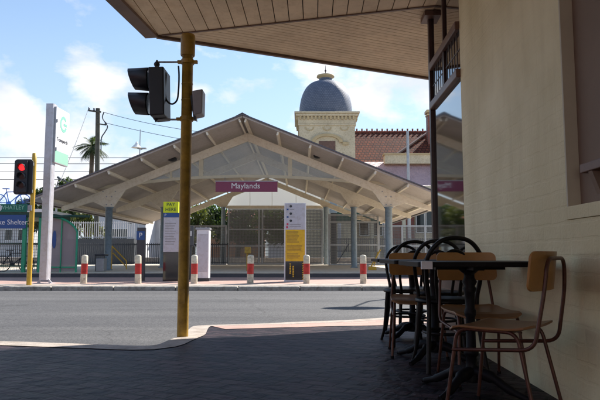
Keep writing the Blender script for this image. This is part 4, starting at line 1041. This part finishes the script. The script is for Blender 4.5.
# ------------------------------------------------------------------ trees
def tree(name, label, px, ybase, ytop, Y, rw, leaf, zb=-.25, n=2600, seed=1, size=.22, squash=1.0):
    rnd = random.Random(seed); top = at(px, ytop, Y); t = thing(name, label, 'tree', (top.x, Y, zb)); S = wrap(t)
    H = top.z - zb; base = Vector((top.x, Y, zb)); rad = rw
    tr = MB(); tr.tube([base, base + Vector((.1, 0, H * .3)), base + Vector((.05, .1, H * .62))], [.05 * H, .038 * H, .02 * H], 8)
    clumps = []
    for k in range(26):
        a = rnd.uniform(0, 2 * math.pi); rr = rad * rnd.uniform(.25, .92); z = H * rnd.uniform(.38, .93)
        rr *= math.sqrt(max(.08, 1 - ((z / H - .6) / .42) ** 2))
        c = base + Vector((rr * math.cos(a), rr * math.sin(a), z)); clumps.append((c, rnd.uniform(.2, .42) * rad * .9))
        if k % 3 == 0: tr.tube([base + Vector((.05, .05, H * .4)), base.lerp(c, .7) + Vector((0, 0, H * .12)), c], [.018 * H, .01 * H, .004 * H], 6)
    S(tr, 'trunk', M['bark'])
    cr = MB()
    for k in range(n):
        c, r = clumps[rnd.randrange(len(clumps))]
        d = Vector((rnd.gauss(0, 1), rnd.gauss(0, 1), rnd.gauss(0, .8))).normalized() * r * rnd.uniform(.3, 1.08) ** .6
        p = c + d; u = Vector((rnd.gauss(0, 1), rnd.gauss(0, 1), rnd.gauss(0, 1))).normalized(); w = u.cross(Vector((rnd.gauss(0, 1), rnd.gauss(0, 1), rnd.gauss(0, 1)))).normalized(); s = size * rnd.uniform(.6, 1.4)
        cr.add([p - u * s, p + w * s * .5, p + u * s, p - w * s * .5], [(0, 1, 2, 3)])
    S(cr, 'crown', leaf); return t
tree('street_tree', 'dark bushy tree behind the bike shelter roof at far left', 45, 250, 184, 62, 2.6, M['leafdark'], seed=2)
tree('street_tree', 'dark rounded tree showing just above the left eave beside the totem', 66, 250, 177, 66, 2.6, M['leafdark'], seed=5)
tree('street_tree', 'small yellow green tree seen under the roof between totem and front column', 86, 250, 207, 55, 1.7, M['leafyel'], seed=3, size=.16)
tree('street_tree', 'yellow green tree seen under the roof right of the near yellow pole', 193, 250, 206, 58, 2.3, M['leafyel'], seed=4, size=.18)
tree('street_tree', 'dark green tree beyond the mesh behind the white cabinet', 206, 250, 202, 63, 2.4, M['leafdark'], seed=6)
for k, (px, yt, Y, rw) in enumerate(((238, 205, 66, 3.0), (262, 200, 70, 3.6), (290, 204, 68, 3.2), (315, 206, 66, 3.0))):
    tree('street_tree', ('leftmost', 'second from the left', 'second from the right', 'rightmost')[k] + ' of the four dim trees seen through the tall mesh screen', px, 250, yt, Y, rw, M['leafdark'], seed=20 + k)

# ------------------------------------------------------------------ far buildings on the left and teal hoarding on the right
def house(name, label, px0, px1, yt, Y, d, m, wins, roof=None):
    t = root(name, label, 'building', (px0 + px1) / 2, Y, -.25); S = wrap(t)
    S(box_px(MB(), px0, px1, yt, 264, Y, d, -.25), 'wall', m)
    for (x0, x1, y0, y1) in wins:
        f = S(box_px(MB(), x0 - .6, x1 + .6, y0 - .6, y1 + .6, Y - .05, .049), 'window', M['white']); S(box_px(MB(), x0, x1, y0, y1, Y - .06, .009), 'pane', M['windowdark'], f)
    if roof:
        a = at(px0 - 2, yt, Y - .4); b = at(px1 + 2, yt, Y - .4); h = at(px0, yt - roof, Y).z - a.z
        S(MB().prism([(a.x, Y - .5, a.z + .005), (a.x, Y + d / 2, a.z + h), (a.x, Y + d + .5, a.z + .005)], (b.x - a.x, 0, 0)), 'roof', M['terra'])
house('white_house', 'pale mauve building with dark windows seen under the left roof slope', 92, 146, 211, 84, 8, M['palewall'], [(103, 109, 229, 240), (112, 127, 229, 243), (128.5, 132.5, 213, 224), (139, 144, 228, 240)])
house('white_house', 'pale building with a terracotta roof behind the parking pylon', 147, 176, 219, 90, 9, M['palewall'], [(151, 155, 225, 238), (160, 165, 225, 238)], roof=6)
house('brick_house', 'brick house seen far beyond the mesh of the shelter', 205, 262, 217, 96, 9, M['orangetile'], [(222, 230, 226, 240), (240, 250, 226, 240)], roof=9)
house('white_house', 'pale far building behind the bike shelter at left', -40, 34, 226, 88, 8, M['palewall'], [(5, 12, 230, 240), (18, 24, 230, 240)], roof=8)
house('white_house', 'long pale far building behind the right part of the mesh screen', 268, 330, 226, 92, 9, M['palewall'], [(276, 286, 232, 242), (296, 308, 232, 242)], roof=7)
th_ = root('teal_hoarding', 'dark teal hoarding with a pale wave stripe behind the right hand columns', 'hoarding', 362, 57, .5); S = wrap(th_)
S(box_px(MB(), 336, 389, 212, 223, 57, .12), 'board', M['greendark'])
wv = MB()
for k in range(24):
    x = 372 + k * .7; y = 218.5 - 2.2 * math.sin(k * .42); x2 = x + .7; y2 = 218.5 - 2.2 * math.sin((k + 1) * .42)
    wv.prism([at(x, y - .8, 56.99), at(x2, y2 - .8, 56.99), at(x2, y2 + .8, 56.99), at(x, y + .8, 56.99)], (0, .008, 0))
S(wv, 'wave_stripe', M['ringgreen'])
S(box_px(MB(), 338, 341, 223.02, 250, 57, .2, .5).add([], []), 'support', M['steel']); S(box_px(MB(), 384, 387, 223.02, 250, 57, .2, .5), 'support', M['steel'])
sb_ = root('signal_cabinet', 'dark blue trackside signal post between the two rear right columns', 'signal', 333.5, 47, PZ); S = wrap(sb_)
S(box_px(MB(), 331, 336.5, 201, 264, 47, .3, PZ), 'post', M['charcoal']); S(box_px(MB(), 329.8, 337, 199.5, 213, 46.9, .5), 'head', M['bluecol'], bevel=.03)

# ------------------------------------------------------------------ bike shelter (left)
BY = 24.6
bs_ = root('bike_shelter', 'green framed bike shelter with a white gutter and a curved perforated end panel', 'bike shelter', 25, BY, PZ); S = wrap(bs_)
X = lambda p: at(p, 230, BY).x; Z = lambda y: at(40, y, BY).z
S(MB().box(X(-45), X(43), BY - .1, BY + 3, Z(212.2), Z(209.2)), 'gutter_roof', M['white'])
S(MB().box(X(-45), X(43), BY - .04, BY + 2.9, Z(217.5), Z(212.25)), 'fascia', M['greendark'])
for p in (40.2, -4, 24.2): S(MB().box(X(p) - .07, X(p) + .07, BY, BY + .14, PZ, Z(217.6)), 'frame_post', M['green'])
S(MB().box(X(-45), X(38), BY + .03, BY + .1, Z(267), Z(265.2)).box(X(-45), X(38), BY + 2.6, BY + 2.66, Z(243), Z(242)), 'bottom_rail', M['greendark'])
bm_ = MB(); mesh_panel(bm_, X(-45), X(40), PZ, Z(218), BY + 2.7, .09, .008); S(bm_, 'back_mesh', M['fencedark'])
cur = [(41.5, 217), (52, 216.5), (60, 218), (67, 221), (72, 224.5), (75, 228), (77, 232)]
top_ = [at(x, y, BY) for x, y in cur]
S(MB().prism([Vector((X(41.5), BY + .06, PZ + .06)), Vector((X(77), BY + .06, PZ + .06))] + [p + Vector((0, .06, 0)) for p in reversed(top_)], (0, .012, 0)), 'end_panel', M['perf'])
S(MB().tube([p + Vector((0, .03, 0)) for p in top_] + [Vector((X(77), BY + .03, PZ))], .045, 8), 'curved_frame', M['green'])
S(MB().box(X(61), X(62), BY, BY + .05, PZ, Z(219)).box(X(41), X(77), BY, BY + .05, Z(268), Z(266.6)), 'panel_rail', M['green'])
hb_ = [Vector((X(42), BY - .2, Z(216.8))), Vector((X(58), BY - .2, Z(217))), Vector((X(70), BY - .2, Z(216.4))), Vector((X(84), BY + .6, Z(215.6)))]
S(MB().tube(hb_, .06, 6), 'roof_arm', M['greendark'])
c = at(54.2, 239.5, BY + .04); S(MB().prism([c + Vector((0.085 * math.cos(t * math.pi / 10), 0, .38 * math.sin(t * math.pi / 10))) for t in range(20)], (0, .015, 0)), 'blue_sticker', M['signblue'])
sg = root('bike_shelter_sign', 'blue rectangular sign lettered Bike Shelter hung under the white gutter', 'sign', 13, BY - .1, Z(221)); S = wrap(sg)
S(MB().box(X(-9), X(26.5), BY - .1, BY - .06, Z(228.6), Z(215)), 'board', M['signblue'])
c = at(10, 222.3, BY); text('lettering', 'Bike Shelter', .30, M['signwhite'], sg, (X(11) - sg.location.x, -.008, Z(222.5) - sg.location.z))

def bicycle(name, label, cat, c, sc, m, rz=0):
    t = thing(name, label, cat, c, rz)
    def wheel(x):
        mb = MB(); r = .34 * sc
        mb.tube([Vector((x + r * math.cos(k * math.pi / 16), 0, .34 * sc + r * math.sin(k * math.pi / 16))) for k in range(33)], .022 * sc, 6, False)
        for k in range(8):
            a = k * math.pi / 8; d = Vector((math.cos(a) * r, 0, math.sin(a) * r)); o = Vector((x, 0, .34 * sc)); mb.tube([o - d, o + d], .004 * sc, 4)
        return mb
    for x in (-.52 * sc, .52 * sc): wheel(x).build('wheel', m, t)
    V = lambda x, z: Vector((x * sc, 0, z * sc)); r = .02 * sc
    fr = MB(); bb = V(-.08, .30); rear = V(-.52, .34); seat = V(-.2, .78); headt = V(.32, .80); headb = V(.36, .68)
    for a, b in ((rear, bb), (rear, seat), (bb, seat), (seat, headt), (bb, headb), (headt, headb), (headb, V(.52, .34))): fr.tube([a, b], r, 6)
    fr.build('frame', m, t)
    MB().tube([seat, V(-.22, .90)], r * .8, 6).box(-.36 * sc, -.1 * sc, -.06 * sc, .06 * sc, .90 * sc, .94 * sc).build('saddle', m, t)
    MB().tube([headt, V(.31, .92)], r, 6).tube([Vector((.31 * sc, -.25 * sc, .92 * sc)), Vector((.31 * sc, .25 * sc, .92 * sc))], r * .8, 6).tube([Vector((.31 * sc, -.25 * sc, .92 * sc)), Vector((.45 * sc, -.25 * sc, .9 * sc))], r * .8, 6).build('handlebar', m, t)
    MB().lathe([(.09 * sc, -.01), (.09 * sc, .01)], (0, 0, 0), 16).build('chainring', m, t).matrix_local = Matrix.Translation(bb) @ Matrix.Rotation(math.pi / 2, 4, 'X')
    return t
c = at(6, 209, BY + .5); bicycle('bicycle_sculpture', 'blue tubular bicycle outline standing on the bike shelter roof', 'sculpture', (c.x + .15, BY + .6, Z(209.2)), 1.02, M['bikeblue'])
c = at(14, 250, BY + 1.2); bicycle('bicycle', 'dark parked bicycle inside the green bike shelter', 'bicycle', (c.x, BY + 1.3, PZ), 1.0, M['housing'])

# ------------------------------------------------------------------ cafe furniture
def curved_panel(mb, w, h, th, cz, cy, bend, r, tilt=0.0, n=24, yaxis=True):
    """upright ply panel: width w, height h, rounded corners, bent round a vertical axis"""
    prof = []
    for k in range(n + 1):
        u = -math.cos(math.pi * k / n); u = u * (1.6 - .6 * u * u) if False else u; x = u * w / 2
        d = max(0, abs(x) - (w / 2 - r)); hh = h / 2 - (r - math.sqrt(max(0, r * r - d * d)))
        y = cy + bend * u * u
        prof.append((x, y, hh))
    vs = []
    for x, y, hh in prof:
        for s, t in ((-1, 0), (1, 0), (1, 1), (-1, 1)):
            z = s * hh; vs.append((x, y - th * t + tilt * (-z), cz + z))
    fs = [(0, 1, 2, 3)]
    for k in range(n):
        o = 4 * k
        for a in range(4): fs.append((o + a, o + 4 + a, o + 4 + (a + 1) % 4, o + (a + 1) % 4))
    fs.append((4 * n + 3, 4 * n + 2, 4 * n + 1, 4 * n))
    return mb.add(vs, fs)
def ply_seat(w, d, z, th, r):
    """rolled seat: front edge turns down, rear lifts slightly; local +Y is forward"""
    mb = MB(); n = 16; vs = []
    ny = 12
    top = []
    for j in range(ny + 1):
        v = j / ny; y = -d / 2 + d * v
        dz = (.012 * (1 - v / .25) ** 2 if v < .25 else 0) - (.03 * ((v - .8) / .2) ** 2 if v > .8 else 0) - .008 * math.sin(math.pi * v)
        e = 0.0
        yy = min(y + d / 2, d / 2 - y)
        if yy < r: e = r - math.sqrt(max(0, r * r - (r - yy) ** 2))
        hw = w / 2 * (.94 + .06 * v) - e
        row = []
        for i in range(n + 1):
            u = -1 + 2 * i / n; row.append((u * hw, y, z + dz - .006 * (1 - u * u)))
        top.append(row)
    for row in top: vs += row
    for row in top: vs += [(x, y, zz_ - th) for x, y, zz_ in row]
    m = n + 1; N = (ny + 1) * m; fs = []; sm = []
    for j in range(ny):
        for i in range(n):
            a = j * m + i; fs.append((a, a + 1, a + m + 1, a + m)); fs.append((N + a, N + a + m, N + a + m + 1, N + a + 1))
    for i in range(n): fs.append((i, N + i, N + i + 1, i + 1)); a = ny * m + i; fs.append((a, a + 1, N + a + 1, N + a))
    for j in range(ny): a = j * m; fs.append((a, a + m, N + a + m, N + a)); a = j * m + n; fs.append((a, N + a, N + a + m, a + m))
    return mb.add(vs, fs, False)
def school_chair(label, loc, rz):
    t = thing('plywood_chair', label, 'chair', loc, rz, 'plywood cafe chairs')
    ply_seat(.41, .41, .447, .012, .05).build('seat', M['plyseat'], t, bevel=.003)
    curved_panel(MB(), .40, .185, .011, .705, -.235, .035, .035, tilt=.12).build('backrest', M['ply'], t, bevel=.002)
    r = .0095
    for s in (-1, 1):
        pts = [(s * .205, .215, 0), (s * .178, .155, .422), (s * .178, -.135, .422), (s * .205, -.225, 0)]
        MB().tube(fillet(pts, .055, 6), r, 10).build('leg_frame', M['tubebrown'], t)
        MB().lathe([(.013, 0), (.013, .02)], (s * .2052, .2155, 0), 10).lathe([(.013, 0), (.013, .02)], (s * .2052, -.2255, 0), 10).build('foot_cap', M['black'], t)
    b = []
    for s in (-1, 1):
        arm = [(s * .186, .178, .318), (s * .188, -.215, .352), (s * .165, -.262, .62), (s * .135, -.262, .755)]
        b.append(arm)
    pts = b[0] + [(x, y, z) for x, y, z in reversed(b[1])]
    pts = b[0][:3] + [(-.135, -.272, .765), (.135, -.272, .765)] + list(reversed(b[1][:3]))
    MB().tube(fillet(pts, .06, 6), r, 10).build('back_frame', M['tubebrown'], t)
    MB().tube([(-.18, .13, .419), (.18, .13, .419)], r * .9, 8).tube([(-.178, -.10, .419), (.178, -.10, .419)], r * .9, 8).build('cross_tube', M['tubebrown'], t)
    rv = MB()
    for s in (-1, 1): rv.lathe([(.009, 0), (.006, .004)], (0, 0, 0), 10)
    rv.v = [Vector((p.x + (-.1 if i < len(rv.v) // 2 else .1), -.226 + p.z, .70 + p.y)) for i, p in enumerate(rv.v)]
    rv.build('rivet', M['steel'], t)
    return t
def bentwood(label, loc, rz):
    t = thing('bentwood_chair', label, 'chair', loc, rz, 'black bentwood cafe chairs')
    m = M['blackwood']
    MB().lathe([(.17, .446), (.205, .447), (.212, .458), (.205, .472), (.19, .478), (.0, .472)], n=28).build('seat', m, t)
    for s in (-1, 1):
        MB().tube(spline([(s * .14, .14, .45), (s * .15, .15, .30), (s * .165, .17, .12), (s * .19, .195, 0)], 5), [.019] * 5 + [.016] * 5 + [.013] * 6, 10).build('front_leg', m, t)
    hoop = [(-.20, -.27, 0), (-.18, -.22, .2), (-.165, -.185, .45), (-.185, -.215, .62), (-.185, -.245, .76), (-.11, -.265, .865), (0, -.27, .895), (.11, -.265, .865), (.185, -.245, .76), (.185, -.215, .62), (.165, -.185, .45), (.18, -.22, .2), (.20, -.27, 0)]
    MB().tube(spline(hoop, 6), .0155, 10).build('back_hoop', m, t)
    ih = [(-.10, -.185, .46), (-.12, -.215, .62), (-.105, -.24, .74), (0, -.255, .81), (.105, -.24, .74), (.12, -.215, .62), (.10, -.185, .46)]
    MB().tube(spline(ih, 6), .012, 10).build('inner_hoop', m, t)
    ring = [(.155 * math.cos(k * math.pi / 14), .155 * math.sin(k * math.pi / 14) - .01, .24) for k in range(29)]
    MB().tube(ring, .010, 8, False).build('ring_stretcher', m, t)
    return t
def cafe_table(label, loc, rz=0, number=False):
    t = thing('cafe_table', label, 'table', loc, rz, 'square black cafe tables')
    poly = [(p.x, p.z, .716) for p in roundrect(-.36, .36, -.36, .36, .03, 0)]
    MB().prism(poly, (0, 0, .028)).build('tabletop', M['tabletop'], t, bevel=.004)
    MB().box(-.2, .2, -.03, .03, .695, .7155).box(-.03, .03, -.2, -.031, .695, .7155).box(-.03, .03, .031, .2, .695, .7155).build('top_bracket', M['black'], t)
    prof = [(.05, .06), (.055, .10), (.034, .13), (.03, .2), (.042, .21), (.042, .235), (.028, .25), (.026, .42), (.034, .44), (.034, .46), (.026, .475), (.03, .56), (.04, .585), (.03, .60), (.044, .625), (.03, .65), (.03, .67), (.06, .695)]
    MB().lathe(prof, n=18).build('pedestal', M['black'], t)
    for k in range(4):
        a = math.pi / 4 + k * math.pi / 2; d = Vector((math.cos(a), math.sin(a), 0))
        pts = spline([d * .02 + Vector((0, 0, .115)), d * .12 + Vector((0, 0, .10)), d * .22 + Vector((0, 0, .05)), d * .30 + Vector((0, 0, .022)), d * .335 + Vector((0, 0, .016))], 5)
        MB().tube(pts, [.034] * 6 + [.024] * 6 + [.018] * 6 + [.014] * 3, 10).build('foot', M['black'], t)
    if number:
        pass
    return t
t1 = cafe_table('square black pedestal table nearest the camera, beside the servery wall', (.985, 3.42, 0), R(-1))
t2 = cafe_table('square black table between the two groups of bentwood chairs, middle of the row', (1.01, 4.44, 0), R(1))
t3 = cafe_table('farthest square black table, its bright corner showing below the shop window', (1.07, 5.62, gz(5.6)), R(-2))
tg = MB().box(-.056, .0, -.3885, -.3655, .712, .752); 
# small white number card clipped on the near table's left corner
card = tg.build('table_card', M['signwhite']); card.location = (.985 - .30, 3.42, -.005); tag(card, 'small white card clipped to the left corner of the nearest table', 'card')
school_chair('orange brown plywood chair in the foreground, seen from behind against the wall', (1.005, 2.955, 0), math.atan2(-(-.78), .63))
school_chair('plywood chair facing the camera across the nearest table', (1.12, 3.70, 0), R(183))
school_chair('plywood chair facing the camera behind the middle table, among black hoops', (.925, 4.70, 0), R(174))
bentwood('black bentwood chair with its hoop back to the nearest plywood chair', (1.03, 4.20, 0), R(3))
bentwood('black bentwood chair at the left of the row by the farthest table', (.965, 5.33, 0), R(6))
bentwood('black bentwood chair farthest away, facing the camera across the last table', (1.12, 5.95, gz(5.95)), R(186))
bentwood('black bentwood chair squeezed against the wall under the shop window', (1.17, 4.98, 0), R(-12))

# ------------------------------------------------------------------ neighbours outside the view that shade and reflect
def neighbour(name, label, x0, x1, y0, y1, h, m):
    t = thing(name, label, 'building', ((x0 + x1) / 2, (y0 + y1) / 2, -.25)); S = wrap(t)
    S(MB().box(x0, x1, y0, y1, -.3, h), 'wall', m); S(MB().box(x0 - .2, x1 + .2, y0 - .2, y1 + .2, h + .002, h + .3), 'parapet', M['smooth_cream'])
neighbour('brick_shop', 'long red brick shop across the side street', -26, -15, -40, 4, 6.5, M['redbrick'])
neighbour('rendered_shop', 'tall pale rendered shop behind the camera', -40, 16, -34, -22, 9, M['palewall'])
shadow_lamp = thing('street_lamp', 'added lamp shaped shadow caster with a broad flat head past the shop corner', 'street lamp', (5.5, 17.9, FZ)); S = wrap(shadow_lamp)  # added out of view; broad head shaped to drop a shadow on the road
S(MB().tube([(5.5, 17.9, FZ), (5.5, 17.9, 5.3)], [.09, .06], 10), 'pole', M['steel'])
S(MB().tube([(5.5, 17.9, 5.3), (5.35, 17.2, 5.5), (5.1, 16.5, 5.45)], .035, 8), 'arm', M['steel'])
S(MB().prism([(5.1 + .62 * math.cos(t * math.pi / 10), 16.3 + .3 * math.sin(t * math.pi / 10), 5.36) for t in range(20)], (0, 0, .1)), 'shadow_caster_head', M['steel'])
